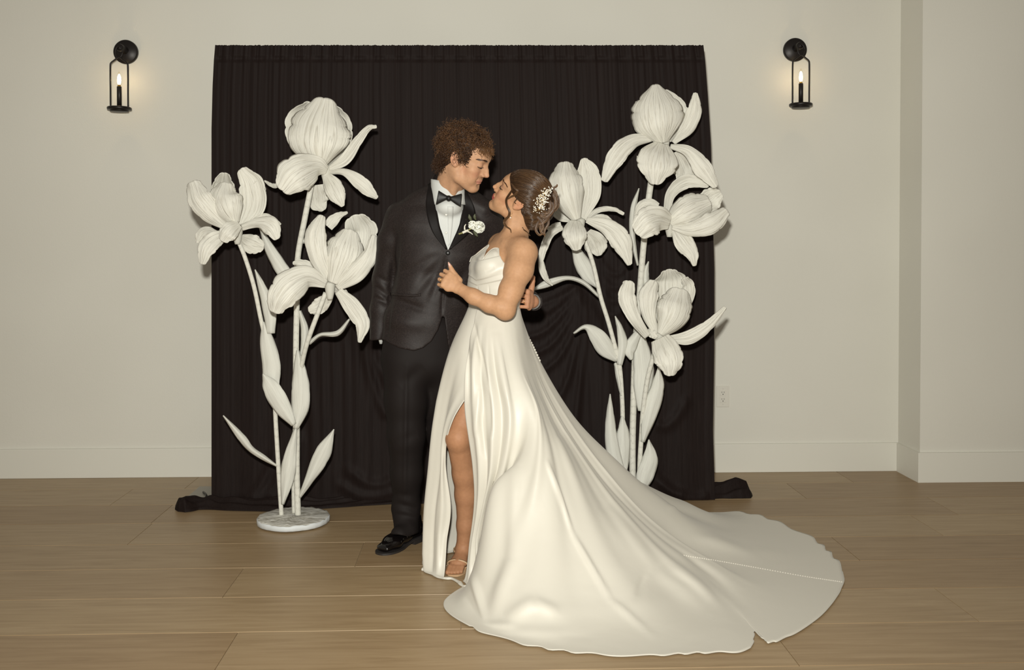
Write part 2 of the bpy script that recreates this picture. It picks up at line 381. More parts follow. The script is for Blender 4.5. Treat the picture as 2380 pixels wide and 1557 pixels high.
# ------------------------------------------------------------------ giant paper irises
_seed = [10]
def blade(name, m, parent, Y, spine, wl, wr, dz, cup, ruffle=.05, ripple=.004, nu=34, nv=17, th=.004, fold=0.0):
    """a curved paper sheet: pixel spine, half widths in pixels (left/right of its growing direction), depth offsets
    dz (m, negative = towards the room), cup = how far the middle bulges (m)"""
    _seed[0] += 1; sd = _seed[0]; r = np.random.RandomState(sd)
    k = len(spine); q = catmull(spine, nu)
    L = np.concatenate([[0], np.cumsum(np.linalg.norm(np.diff(q, axis=0), axis=1))]); u = np.linspace(0, 1, nu)
    a = np.clip(catmull(wl, nu)[:, 0], .4, None); b = np.clip(catmull(wr, nu)[:, 0], .4, None)
    z = catmull(dz, nu)[:, 0]; cu = catmull(cup, nu)[:, 0] if np.ndim(cup) else np.full(nu, cup)*np.sin(np.pi*np.clip(u*.8+.12, 0, 1))
    t = np.gradient(q, axis=0); t /= np.linalg.norm(t, axis=1)[:, None]+1e-9
    # smooth tangent so wide petals do not fold over themselves
    ker = np.array([1, 2, 3, 2, 1])/9.
    tp = np.pad(t, ((2, 2), (0, 0)), 'edge'); t = np.stack([np.convolve(tp[:, i], ker, 'valid') for i in (0, 1)], -1)
    t /= np.linalg.norm(t, axis=1)[:, None]+1e-9
    nrm = np.stack([t[:, 1], -t[:, 0]], -1)
    v = np.linspace(-1, 1, nv); vv, uu = np.meshgrid(v, u)
    def wav():
        k1, p1, k2, p2 = 2.6+2.2*r.rand(), r.rand(), 6+4*r.rand(), r.rand()
        lob = np.abs(np.sin(np.pi*(k1*u**1.2+p1)))**.33*.8+np.abs(np.sin(np.pi*(k2*u+p2)))**.4*.2
        return 1-ruffle*(1-lob)*4.2*np.clip((u-.3)*3, 0, 1)+ruffle*.4*np.sin(u*(17+5*r.rand())+r.rand()*6)*np.clip(u*2.5, 0, 1)
    wa, wb2 = wav(), wav()
    # rounded free end: the last rows of the middle push past the sides
    w = np.where(vv < 0, a[:, None]*(1+(wa[:, None]-1)*np.abs(vv)**4), b[:, None]*(1+(wb2[:, None]-1)*np.abs(vv)**4))*vv
    tipw = .5*(a[-1]+b[-1]); lobv = 1-ruffle*4*(1-np.abs(np.sin(np.pi*(vv*(.8+.5*r.rand())+r.rand())))**.4); ext = tipw*.6*np.sqrt(np.clip(1-vv**2*.9, 0, 1))*lobv*np.clip((uu-.7)/.3, 0, 1)**2
    px = q[:, 0:1]+nrm[:, 0:1]*w+t[:, 0:1]*ext; py = q[:, 1:2]+nrm[:, 1:2]*w+t[:, 1:2]*ext
    rip = ripple*(np.abs(vv)**2*np.sin(uu*15+vv*2+r.rand()*6)+.5*np.sin(vv*9+r.rand()*6)*np.clip(uu*1.5, 0, 1)*(1-.3*uu))
    Yd = Y+z[:, None]-cu[:, None]*(.62*(1-np.abs(vv)**2.2)-.12*np.abs(vv)**6*np.sin(uu*9+sd))+rip+fold*np.abs(vv)
    V = Parr(px, py, Yd)
    uvs = np.stack([vv*.5+.5+sd*.37, uu+sd*.73], -1).reshape(-1, 2)
    o = mk(name, V.reshape(-1, 3), grid_faces(nu, nv), m, parent, uv=uvs); thick(o, th); return o
def flower(stand, Y, base, petals):
    b = P(*base, Y)
    core = mk('flower_core', *tube(catmull([b+(0, 0, -.055), b+(0, 0, -.02), b+(0, 0, .015), b+(0, 0, .03)], 12), np.interp(np.linspace(0, 1, 12), [0, .3, .7, 1], [.012, .02, .026, .008]), 16), M['stem'], stand)
    for spine, w, dz, cup in petals:
        wl, wr = (w if isinstance(w, tuple) else (w, w))
        blade('petal', M['petal'], core, Y, spine, wl, wr, dz, cup, nu=60, nv=25)
def stem(stand, Y, pts, r, dz=None):
    q = catmull(pts, 60); d = np.zeros(60) if dz is None else catmull(dz, 60)[:, 0]
    p = np.array([P(a, b, Y+c) for (a, b), c in zip(q, d)]); p[:, 2] = np.maximum(p[:, 2], .004)
    v, f = tube(p, np.linspace(r*.92, r, 60), 12)
    L = np.concatenate([[0], np.cumsum(np.linalg.norm(np.diff(p, axis=0), axis=1))])
    uvs = np.stack([np.tile(np.linspace(0, 1, 12), 60), np.repeat(L, 12)], -1)
    return mk('stem', v, f, M['stem'], stand, uv=uvs)
def leaf(stand, Y, spine, w, dz=0.0, cup=.012, fold=.012):
    k = len(spine); d = np.full(k, dz) if np.ndim(dz) == 0 else dz
    return blade('leaf', M['paper_leaf'], stand, Y, spine, w, w, d, cup, ruffle=.03, ripple=.003, nu=26, nv=9, th=.003, fold=fold)
def stand_base(stand, c, r=.168):
    n = 72; R = np.random.RandomState(3)
    a = np.linspace(0, 2*np.pi, n, endpoint=False); rr = r*(1+.006*np.sin(a*7)+.004*R.randn(n))
    prof = [(.0, .033, 0), (.5, .034, 1), (.9, .033, 1), (.985, .031, 1), (1.0, .026, 1), (1.0, .008, 1), (.97, .006, 1), (.9, 0, 1), (0, 0, 1)]
    V = []; 
    for j in range(n):
        for p, h, _ in prof: V.append((c[0]+rr[j]*p*math.cos(a[j]), c[1]+rr[j]*p*math.sin(a[j]), h+(.0015*R.randn() if h > .03 else 0)))
    k = len(prof); f = [[j*k+i, ((j+1) % n)*k+i, ((j+1) % n)*k+i+1, j*k+i+1] for j in range(n) for i in range(k-1)]
    o = mk('base', V, f, [M['disc'], M['disc_rim']], stand)
    o.data.polygons.foreach_set('material_index', np.array([1 if 3 <= i <= 5 else 0 for j in range(n) for i in range(k-1)], dtype=np.int32)); return o

Z4 = lambda a, b, c, d: [a, b, c, d]
# ---- stand beside the groom
fc = F(682, 1215); Yl = float(fc[1])
SL = empty('iris_stand', (fc[0], fc[1], 0), 'stand of three giant white paper irises on a round white base', 'flower stand', 'giant paper iris stands')
stand_base(SL, fc)
stem(SL, Yl, [(553, 558), (570, 600), (590, 665), (607, 745), (622, 810), (636, 900), (642, 1000), (648, 1100), (655, 1207)], .0108, [-.06, -.05, -.03, -.01, 0, 0, 0, .01, .015])
stem(SL, Yl, [(724, 430), (708, 510), (692, 600), (690, 700), (688, 800), (688, 900), (690, 1000), (690, 1100), (693, 1206)], .0145, [-.03, -.02, 0, 0, 0, 0, 0, .01, .02])
stem(SL, Yl, [(757, 680), (738, 730), (716, 790), (703, 840), (692, 910), (686, 1000), (683, 1100), (684, 1196)], .0118, [-.13, -.12, -.09, -.04, .02, .05, .05, .055])
Yf = Yl-.02
flower(SL, Yf, (757, 397), [
    ([(750, 388), (722, 330), (706, 285), (720, 245)], [8, 44, 46, 14], [0, .10, .13, .07], [-.03, -.06, -.06, -.02]),
    ([(752, 388), (778, 330), (775, 285), (762, 250)], [8, 36, 40, 16], [0, .10, .13, .07], [-.03, -.06, -.06, -.02]),
    ([(745, 388), (741, 340), (744, 290), (754, 243)], [10, 66, 69, 28], [-.02, -.03, 0, .03], [.02, .10, .11, .03]),
    ([(760, 396), (738, 388), (708, 396), (682, 412), (665, 432)], ([8, 26, 42, 46, 28], [8, 26, 42, 42, 26]), [-.02, -.07, -.13, -.17, -.18], [.0, .02, .05, .05, .02]),
    ([(758, 395), (800, 372), (830, 330), (855, 299), (874, 294)], [4, 13, 11, 7, 3], [0, -.03, -.05, -.07, -.08], .012),
    ([(760, 401), (800, 400), (838, 425), (860, 446), (875, 459)], ([4, 8, 17, 13, 4], [4, 8, 17, 13, 5]), [0, -.05, -.08, -.08, -.07], .015),
    ([(757, 405), (772, 430), (785, 456), (796, 478)], [8, 21, 20, 4], [-.01, -.06, -.09, -.09], .015),
    ([(735, 430), (738, 452), (742, 472), (750, 484)], [18, 25, 24, 10], [.02, .05, .07, .07], .01),
    ([(648, 430), (638, 432), (627, 428), (615, 420)], [5, 5, 4, 1], [.03, .04, .05, .06], .004)])
flower(SL, Yf-.06, (552, 540), [
    ([(535, 505), (521, 460), (519, 430), (521, 408)], [14, 28, 26, 12], [.02, .09, .10, .06], [-.02, -.04, -.04, -.02]),
    ([(570, 520), (598, 482), (604, 445), (598, 425)], [8, 12, 15, 8], [.02, .08, .09, .05], -.02),
    ([(563, 525), (588, 480), (584, 430), (564, 398)], [12, 28, 30, 13], [0, .03, .04, .04], [.0, -.02, -.03, -.02]),
    ([(545, 520), (530, 485), (522, 455), (524, 434)], [12, 37, 38, 18], [-.02, -.03, -.01, .02], [.02, .07, .07, .03]),
    ([(528, 528), (492, 495), (464, 462), (451, 430)], [8, 25, 29, 17], [-.02, -.04, -.05, -.02], [0, .03, .035, .02]),
    ([(556, 521), (540, 532), (528, 544), (520, 555)], [10, 20, 21, 12], [-.03, -.07, -.09, -.09], .02),
    ([(532, 543), (502, 556), (480, 578), (471, 610)], [7, 19, 21, 8], [-.02, -.06, -.09, -.09], .016),
    ([(502, 541), (482, 538), (468, 546), (461, 562)], [6, 12, 13, 7], [0, .03, .04, .04], .01),
    ([(562, 529), (600, 519), (628, 528), (642, 552)], ([7, 10, 20, 8], [8, 13, 24, 10]), [-.02, -.06, -.09, -.1], .02),
    ([(585, 517), (610, 503), (632, 508), (652, 521)], [4, 7, 6, 2], [.01, .03, .03, .02], .006),
    ([(560, 553), (575, 562), (592, 570), (606, 574)], ([12, 22, 22, 12], [10, 20, 24, 14]), [.02, .06, .08, .08], .01)])
flower(SL, Yf-.14, (767, 668), [
    ([(762, 527), (775, 512), (790, 500), (807, 494)], [12, 13, 8, 2], [.10, .10, .10, .09], .008),
    ([(790, 645), (826, 580), (836, 540), (828, 514)], [16, 38, 43, 26], [.02, .10, .12, .08], [-.02, -.05, -.05, -.02]),
    ([(765, 652), (740, 595), (734, 545), (747, 505)], [11, 22, 25, 9], [-.01, -.04, -.03, .0], [.0, .03, .03, .02]),
    ([(774, 658), (795, 605), (805, 570), (812, 545)], [13, 42, 43, 21], [-.02, -.02, 0, .03], [.02, .07, .07, .03]),
    ([(784, 670), (825, 638), (855, 595), (868, 550)], ([6, 20, 22, 8], [8, 24, 16, 6]), [-.02, -.05, -.05, -.02], [0, .02, .03, .02]),
    ([(758, 661), (715, 644), (675, 664), (650, 695), (641, 718)], ([9, 26, 38, 32, 16], [9, 26, 38, 34, 18]), [-.03, -.09, -.14, -.16, -.16], [0, .025, .05, .04, .01]),
    ([(735, 640), (715, 622), (698, 612), (682, 611)], [10, 15, 10, 3], [.02, .04, .05, .05], .008),
    ([(786, 676), (818, 712), (842, 752), (836, 794)], [9, 20, 18, 4], [-.02, -.06, -.09, -.09], .016),
    ([(768, 690), (752, 703), (738, 714), (722, 721)], [8, 17, 18, 9], [.03, .06, .07, .07], .01),
    ([(775, 668), (790, 675), (800, 692), (795, 700)], [8, 12, 12, 6], [.03, .06, .07, .07], .01)])
for sp, w, d in [
    ([(630, 775), (626, 720), (608, 665), (593, 627)], [9, 15, 9, 1], -.03), ([(612, 748), (620, 790), (630, 840), (632, 880), (642, 905)], [2, 16, 21, 20, 7], -.02),
    ([(683, 987), (656, 945), (630, 900), (612, 870)], [6, 20, 20, 2], -.05), ([(687, 996), (697, 950), (699, 905), (697, 865), (692, 815)], [6, 20, 21, 16, 3], -.035),
    ([(644, 1083), (612, 1063), (583, 1043), (560, 1015), (519, 966)], [2, 6, 7, 9, 1], [0, -.02, -.04, -.06, -.08]),
    ([(696, 1156), (718, 1116), (750, 1054), (776, 998)], [3, 10, 19, 1], [0, -.03, -.05, -.06]),
    ([(657, 1172), (668, 1110), (673, 1070), (687, 998)], [3, 16, 16, 4], -.03), ([(605, 530), (628, 580), (655, 625), (674, 652)], [2, 12, 16, 12], .02),
    ([(718, 798), (745, 778), (785, 774), (812, 742)], [4, 4, 6, 2], [-.05, -.07, -.09, -.11]), ([(697, 722), (708, 765), (706, 800), (698, 830)], [3, 9, 7, 2], .0),
    ([(698, 563), (706, 560), (716, 561)], [3, 6, 4], .0)]:
    leaf(SL, Yl, sp, w, d)

# ---- stand beside the bride
fr = F(1474, 1190); Yr = float(fr[1])+.01
SR = empty('iris_stand', (fr[0], Yr, 0), 'stand of four giant white paper irises rising behind the white dress train', 'flower stand', 'giant paper iris stands')
stand_base(SR, (fr[0], Yr, 0), .165)
stem(SR, Yr, [(1514, 415), (1503, 500), (1494, 590), (1487, 680), (1480, 760), (1475, 850), (1472, 950), (1470, 1050), (1472, 1188)], .0165, [-.05, -.03, 0, 0, 0, 0, 0, 0, .0])
stem(SR, Yr, [(1358, 555), (1378, 612), (1396, 690), (1413, 745), (1428, 800), (1440, 850), (1446, 930), (1448, 1000), (1453, 1100), (1462, 1190)], .0115, [-.08, -.07, -.06, -.05, -.04, -.03, -.02, -.01, 0, 0])
stem(SR, Yr, [(1532, 785), (1518, 830), (1505, 880), (1495, 950), (1491, 1010), (1487, 1080), (1484, 1192)], .0122, [-.13, -.11, -.08, -.05, -.03, -.02, .01])
Yf = Yr-.03
flower(SR, Yf, (1545, 332), [
    ([(1535, 325), (1506, 288), (1490, 255), (1486, 238)], [10, 26, 22, 9], [.02, .08, .10, .07], -.03),
    ([(1550, 325), (1570, 285), (1565, 250), (1545, 215)], [10, 30, 30, 10], [.02, .08, .10, .07], -.03),
    ([(1541, 332), (1531, 290), (1526, 245), (1524, 203)], [12, 57, 57, 12], [-.02, -.03, 0, .03], [.02, .10, .11, .03]),
    ([(1565, 332), (1598, 295), (1614, 255), (1616, 218)], [5, 17, 17, 5], [.0, -.01, -.01, -.02], .015),
    ([(1516, 322), (1470, 328), (1434, 362), (1405, 417)], ([6, 16, 23, 9], [6, 17, 22, 9]), [-.02, -.06, -.10, -.11], .02),
    ([(1572, 352), (1586, 380), (1592, 405), (1586, 424)], [6, 22, 26, 14], [.03, .06, .08, .08], .01),
    ([(1558, 340), (1600, 352), (1635, 393), (1662, 432)], ([5, 13, 23, 7], [5, 13, 22, 8]), [-.01, -.06, -.09, -.09], .02),
    ([(1484, 362), (1486, 375), (1488, 392)], [4, 5, 3], [.03, .04, .05], .004),
    ([(1538, 333), (1531, 360), (1526, 390), (1523, 420)], [16, 44, 46, 16], [-.03, -.10, -.13, -.13], [.01, .04, .05, .02])])
flower(SR, Yf-.05, (1348, 520), [
    ([(1335, 512), (1304, 500), (1286, 472), (1287, 440)], [6, 13, 17, 10], [.02, .05, .07, .05], -.02),
    ([(1354, 508), (1368, 450), (1365, 400), (1357, 372)], [8, 28, 28, 8], [.0, .02, .03, .05], [0, -.01, -.02, 0]),
    ([(1340, 511), (1320, 455), (1314, 412), (1314, 386)], [10, 38, 37, 18], [-.02, -.03, 0, .03], [.02, .08, .09, .03]),
    ([(1360, 511), (1390, 489), (1425, 486), (1449, 497)], [3, 6, 5, 3], [0, .02, .02, 0], .006),
    ([(1368, 511), (1390, 505), (1408, 506), (1420, 513)], [4, 7, 6, 3], [.01, .03, .04, .04], .005),
    ([(1364, 540), (1380, 560), (1388, 576), (1391, 590)], [12, 26, 26, 8], [.03, .06, .08, .08], .01),
    ([(1308, 529), (1280, 543), (1263, 579), (1257, 608)], [5, 9, 9, 5], [-.02, -.05, -.07, -.07], .008),
    ([(1257, 604), (1261, 628), (1270, 648), (1284, 663)], [5, 8, 6, 1], [-.07, -.07, -.06, -.05], .006),
    ([(1304, 521), (1294, 524), (1284, 528), (1274, 532)], [5, 7, 6, 4], [.01, .02, .03, .03], .005),
    ([(1363, 511), (1412, 529), (1443, 561), (1463, 613)], ([6, 18, 25, 6], [6, 20, 26, 6]), [-.02, -.06, -.09, -.09], .02),
    ([(1336, 513), (1335, 535), (1337, 556), (1340, 576)], [12, 27, 27, 11], [-.03, -.09, -.12, -.12], [.01, .03, .03, .01])])
flower(SR, Yf-.10, (1556, 524), [
    ([(1530, 480), (1510, 474), (1492, 482), (1483, 502)], [8, 13, 14, 9], [.02, .05, .06, .06], .01),
    ([(1550, 495), (1562, 450), (1598, 424), (1644, 430)], ([8, 10, 14, 6], [8, 14, 20, 8]), [.02, .06, .07, .05], -.02),
    ([(1625, 490), (1645, 470), (1660, 458), (1670, 452)], [16, 26, 26, 14], [.02, .05, .06, .05], [-.01, -.02, -.02, -.01]),
    ([(1557, 518), (1585, 500), (1615, 484), (1640, 474)], ([16, 36, 40, 22], [14, 34, 38, 22]), [-.02, -.02, .0, .02], [.02, .08, .08, .03]),
    ([(1562, 527), (1610, 532), (1655, 517), (1685, 493)], ([6, 18, 26, 13], [6, 17, 25, 12]), [-.03, -.06, -.06, -.03], [0, .03, .03, .01]),
    ([(1557, 517), (1532, 510), (1508, 518), (1490, 534)], ([16, 32, 38, 26], [16, 30, 34, 24]), [-.04, -.10, -.14, -.15], [.01, .03, .04, .02]),
    ([(1566, 531), (1588, 562), (1608, 590), (1614, 616)], [7, 22, 16, 4], [-.01, -.05, -.08, -.08], .016)])
flower(SR, Yf-.12, (1533, 784), [
    ([(1548, 765), (1558, 700), (1558, 655), (1556, 637)], [16, 44, 44, 20], [.02, .10, .12, .09], [-.02, -.05, -.05, -.02]),
    ([(1570, 745), (1596, 695), (1600, 665), (1592, 650)], [8, 15, 15, 9], [.02, .07, .08, .06], -.02),
    ([(1528, 780), (1508, 730), (1508, 685), (1518, 658)], [6, 16, 23, 12], [-.01, -.01, .01, .03], [0, .02, .03, .02]),
    ([(1536, 778), (1562, 738), (1572, 705), (1577, 684)], ([9, 34, 38, 26], [9, 38, 40, 26]), [-.02, -.02, 0, .03], [.02, .08, .08, .03]),
    ([(1505, 782), (1474, 738), (1457, 692), (1461, 660)], [8, 15, 21, 14], [-.03, -.06, -.06, -.03], [0, .02, .02, .01]),
    ([(1549, 787), (1598, 785), (1646, 757), (1685, 715)], ([4, 16, 12, 4], [5, 16, 13, 4]), [-.02, -.07, -.09, -.09], .014),
    ([(1505, 768), (1516, 776), (1524, 783)], [8, 10, 6], [.0, -.02, -.03], .006),
    ([(1534, 786), (1546, 812), (1556, 842), (1557, 866)], ([22, 32, 33, 13], [22, 33, 34, 14]), [-.04, -.10, -.13, -.13], [.01, .03, .04, .02])])
for sp, w, d in [
    ([(1336, 575), (1352, 610), (1368, 640), (1388, 668)], [8, 18, 17, 2], .0), ([(1393, 690), (1356, 657), (1318, 646), (1272, 659), (1240, 673)], [3, 5, 5, 9, 2], [-.05, -.07, -.08, -.09, -.09]),
    ([(1434, 838), (1408, 810), (1385, 778), (1360, 760), (1334, 774)], [5, 20, 18, 6, 2], [-.04, -.06, -.08, -.09, -.08]),
    ([(1440, 848), (1447, 800), (1441, 765), (1430, 735)], [6, 11, 8, 1], -.05), ([(1482, 617), (1474, 575), (1469, 530), (1473, 480), (1485, 438)], [2, 5, 7, 7, 1], -.02),
    ([(1508, 687), (1502, 660), (1500, 635), (1507, 608)], [5, 8, 8, 1], .0), ([(1488, 955), (1493, 905), (1496, 865), (1492, 820), (1487, 772)], [5, 20, 24, 20, 8], -.03),
    ([(1484, 772), (1468, 800), (1463, 818), (1467, 834)], [8, 14, 12, 4], -.045),
    ([(1494, 1027), (1510, 960), (1528, 900), (1531, 852)], [4, 18, 16, 1], -.06), ([(1489, 1135), (1499, 1105), (1511, 1065), (1508, 1022)], [12, 20, 18, 1], -.05),
    ([(1436, 1095), (1422, 1030), (1418, 970), (1418, 916)], [16, 15, 10, 1], -.05), ([(1440, 1110), (1446, 1060), (1448, 1010), (1446, 968)], [14, 17, 15, 3], -.03),
    ([(1444, 920), (1438, 880), (1431, 845)], [2, 6, 4], -.035)]:
    leaf(SR, Yr, sp, w, d)
# ------------------------------------------------------------------ small volume modeller: smooth blends of round shapes -> one continuous mesh
class Vox:
    def __init__(s, lo, hi, h):
        s.lo = np.array(lo, float); s.h = h; s.n = np.ceil((np.array(hi, float)-s.lo)/h).astype(int)+1
        s.d = np.full(s.n, .15, dtype=np.float32)
    def sub(s, lo, hi):
        a = np.clip(np.floor((np.array(lo)-s.lo)/s.h).astype(int), 0, s.n); b = np.clip(np.ceil((np.array(hi)-s.lo)/s.h).astype(int)+1, 0, s.n)
        sl = tuple(slice(i, j) for i, j in zip(a, b))
        ax = [(s.lo[k]+s.h*np.arange(a[k], b[k])).astype(np.float32) for k in range(3)]
        return sl, ax[0][:, None, None], ax[1][None, :, None], ax[2][None, None, :]
    def put(s, sl, d, k, op):
        o = s.d[sl]
        if op == 'add':
            if k > 0: hh = np.maximum(k-np.abs(o-d), 0)/k; s.d[sl] = np.minimum(o, d)-hh*hh*k*.25
            else: s.d[sl] = np.minimum(o, d)
        elif op == 'cut':
            d = -d
            if k > 0: hh = np.maximum(k-np.abs(o-d), 0)/k; s.d[sl] = np.maximum(o, d)+hh*hh*k*.25
            else: s.d[sl] = np.maximum(o, d)
    def cone(s, a, b, ra, rb, k=.01, op='add'):
        a, b = np.array(a, float), np.array(b, float); m = max(ra, rb)+k+3*s.h
        sl, x, y, z = s.sub(np.minimum(a, b)-m, np.maximum(a, b)+m)
        if 0 in s.d[sl].shape: return
        ab = b-a; L = max((ab**2).sum(), 1e-12)
        t = np.clip(((x-a[0])*ab[0]+(y-a[1])*ab[1]+(z-a[2])*ab[2])/L, 0, 1)
        d = np.sqrt((x-a[0]-t*ab[0])**2+(y-a[1]-t*ab[1])**2+(z-a[2]-t*ab[2])**2)-(ra+(rb-ra)*t)
        s.put(sl, d, k, op)
    def chain(s, pts, rs, k=.01, op='add'):
        for i in range(len(pts)-1): s.cone(pts[i], pts[i+1], rs[i], rs[i+1], k, op)
    def ell(s, c, r, R=None, k=.01, op='add'):
        c = np.array(c, float); r = np.array(r, float); R = np.eye(3) if R is None else R
        ext = np.sqrt(((R*r[None, :])**2).sum(1))+1.6*k+.004+3*s.h
        sl, x, y, z = s.sub(c-ext, c+ext)
        if 0 in s.d[sl].shape: return
        x, y, z = x-c[0], y-c[1], z-c[2]; q = [(x*R[0, i]+y*R[1, i]+z*R[2, i])/r[i] for i in range(3)]
        k0 = np.sqrt(q[0]**2+q[1]**2+q[2]**2); k1 = np.sqrt((q[0]/r[0])**2+(q[1]/r[1])**2+(q[2]/r[2])**2)+1e-9
        s.put(sl, k0*(k0-1)/k1, k, op)
    def econe(s, a, b, side, ra, rb, k=.02, op='add'):
        """elliptic round cone a->b: ra=(radius along side, radius across)"""
        a, b, side = np.array(a, float), np.array(b, float), np.array(side, float)
        ax = b-a; L = np.linalg.norm(ax); ax /= L; u = side-ax*np.dot(side, ax); u /= np.linalg.norm(u); w = np.cross(ax, u)
        m = max(*ra, *rb)+2*k+.006+3*s.h; sl, x, y, z = s.sub(np.minimum(a, b)-m, np.maximum(a, b)+m)
        if 0 in s.d[sl].shape: return
        x, y, z = x-a[0], y-a[1], z-a[2]
        t = np.clip((x*ax[0]+y*ax[1]+z*ax[2])/L, 0, 1); h = (x*ax[0]+y*ax[1]+z*ax[2])-t*L
        r1 = ra[0]+(rb[0]-ra[0])*t; r2 = ra[1]+(rb[1]-ra[1])*t
        uu = x*u[0]+y*u[1]+z*u[2]; ww = x*w[0]+y*w[1]+z*w[2]; rm = np.minimum(r1, r2)
        k0 = np.sqrt((uu/r1)**2+(ww/r2)**2+(h/rm)**2); k1 = np.sqrt((uu/r1**2)**2+(ww/r2**2)**2+(h/rm**2)**2)+1e-9
        s.put(sl, k0*(k0-1)/k1, k, op)
    def px(s, sl=None):
        """projected pixel of every grid point (float32)"""
        x = s.lo[0]+s.h*np.arange(s.n[0]); y = s.lo[1]+s.h*np.arange(s.n[1]); z = s.lo[2]+s.h*np.arange(s.n[2])-CAMH
        x, y, z = [q.astype(np.float32) for q in (x[:, None, None], y[None, :, None], z[None, None, :])]
        qx, qy, qz = [x*_R[0, i]+y*_R[1, i]+z*_R[2, i] for i in range(3)]
        return PPX+FPX*qx/-qz, PPY-FPX*qy/-qz
    def polycut(s, poly, ylo, yhi, keep=False, soft=0.0):
        """cut (or keep only) what is seen inside a pixel outline between two depths"""
        X, Y = s.px(); d = poly_sdf(X, Y, poly)*(float(s.lo[1])/FPX)
        ya = (s.lo[1]+s.h*np.arange(s.n[1])).astype(np.float32)[None, :, None]
        dd = np.maximum(d, np.maximum(ylo-ya, ya-yhi))
        if keep: s.d = np.maximum(s.d, dd)
        else: s.d = np.maximum(s.d, -dd)
    def mesh(s, smooth=0):
        d = s.d; n = s.n; ins = d < 0
        c = np.zeros(n-1, dtype=np.int8)
        for i in (0, 1):
            for j in (0, 1):
                for k in (0, 1): c += ins[i:n[0]-1+i, j:n[1]-1+j, k:n[2]-1+k]
        act = (c > 0) & (c < 8); idx = np.full(n-1, -1, dtype=np.int64); I = np.argwhere(act); idx[act] = np.arange(len(I))
        pos = np.zeros((len(I), 3)); cnt = np.zeros(len(I))
        for ax in range(3):
            o = [q for q in range(3) if q != ax]
            for e in ((0, 0), (0, 1), (1, 0), (1, 1)):
                A = I.copy(); A[:, o[0]] += e[0]; A[:, o[1]] += e[1]; B = A.copy(); B[:, ax] += 1
                da = d[tuple(A.T)]; db = d[tuple(B.T)]; x = (da < 0) != (db < 0); t = da/(da-db+1e-12)
                pt = A.astype(float); pt[:, ax] += t; pos[x] += pt[x]; cnt[x] += 1
        V = s.lo+s.h*pos/cnt[:, None]; faces = []
        for ax in range(3):
            o1, o2 = (ax+1) % 3, (ax+2) % 3
            sh = list(n); sh[ax] -= 1
            a = ins[tuple(slice(0, n[q]-1) if q == ax else slice(0, n[q]) for q in range(3))]
            b = ins[tuple(slice(1, n[q]) if q == ax else slice(0, n[q]) for q in range(3))]
            E = np.argwhere(a != b); E = E[(E[:, o1] > 0) & (E[:, o2] > 0) & (E[:, o1] < n[o1]-1) & (E[:, o2] < n[o2]-1)]
            fl = a[tuple(E.T)]; q = []
            for e in ((1, 1), (0, 1), (0, 0), (1, 0)):
                A = E.copy(); A[:, o1] -= e[0]; A[:, o2] -= e[1]; q.append(idx[tuple(A.T)])
            q = np.stack(q, -1); q[~fl] = q[~fl][:, ::-1]; faces.append(q)
        Fq = np.concatenate(faces); Fq = Fq[(Fq >= 0).all(1)]
        for _ in range(smooth):
            S = np.zeros_like(V); C = np.zeros(len(V))
            for i in range(4):
                np.add.at(S, Fq[:, i], V[Fq[:, (i+1) % 4]]); np.add.at(C, Fq[:, i], 1)
                np.add.at(S, Fq[:, (i+1) % 4], V[Fq[:, i]]); np.add.at(C, Fq[:, (i+1) % 4], 1)
            ok = C > 0; V[ok] += .5*(S[ok]/C[ok, None]-V[ok])
        return V, Fq
def vnormals(V, Fq):
    nf = np.cross(V[Fq[:, 2]]-V[Fq[:, 0]], V[Fq[:, 3]]-V[Fq[:, 1]]); N_ = np.zeros_like(V)
    for i in range(4): np.add.at(N_, Fq[:, i], nf)
    return N_/(np.linalg.norm(N_, axis=1)[:, None]+1e-12)
def poly_sdf(X, Y, poly):
    p = np.array(poly, dtype=np.float32); best = np.full(np.broadcast(X, Y).shape, 1e9, dtype=np.float32); ins = np.zeros(best.shape, bool)
    for i in range(len(p)):
        a, b = p[i], p[(i+1) % len(p)]; e = b-a
        t = np.clip(((X-a[0])*e[0]+(Y-a[1])*e[1])/((e**2).sum()+1e-9), 0, 1)
        best = np.minimum(best, (X-a[0]-t*e[0])**2+(Y-a[1]-t*e[1])**2)
        if a[1] != b[1]: ins ^= ((a[1] > Y) != (b[1] > Y)) & (X < (b[0]-a[0])*(Y-a[1])/(b[1]-a[1])+a[0])
    d = np.sqrt(best); return np.where(ins, -d, d)
def frame(yaw, pitch, roll):
    Fw = np.array([math.sin(yaw)*math.cos(pitch), -math.cos(yaw)*math.cos(pitch), math.sin(pitch)])
    Rt = np.cross(Fw, (0, 0, 1.)); Rt /= np.linalg.norm(Rt); U = np.cross(Rt, Fw); c, s_ = math.cos(roll), math.sin(roll)
    return np.stack([c*Rt+s_*U, Fw, -s_*Rt+c*U], 1)
class Head:
    """head-local frame: +x the person's right, +y where the face looks, +z crown"""
    def __init__(s, o, yaw, pitch, roll, sc): s.o = np.array(o, float); s.R = frame(yaw, pitch, roll); s.s = sc
    def __call__(s, x, y, z): return s.o+s.s*(s.R @ np.array([x, y, z], float))
    def arr(s, p): return s.o+s.s*(np.asarray(p) @ s.R.T)
    def inv(s, W): return ((W-s.o) @ s.R)/s.s
def head_at(nose_px, Yc, yaw, pitch, roll, sc):
    """head whose nose tip is seen at a pixel, head centre near depth Yc"""
    H = Head((0, 0, 0), yaw, pitch, roll, sc); off = H(0, .118, -.033); H.o = P(*nose_px, Yc+off[1])-off; return H
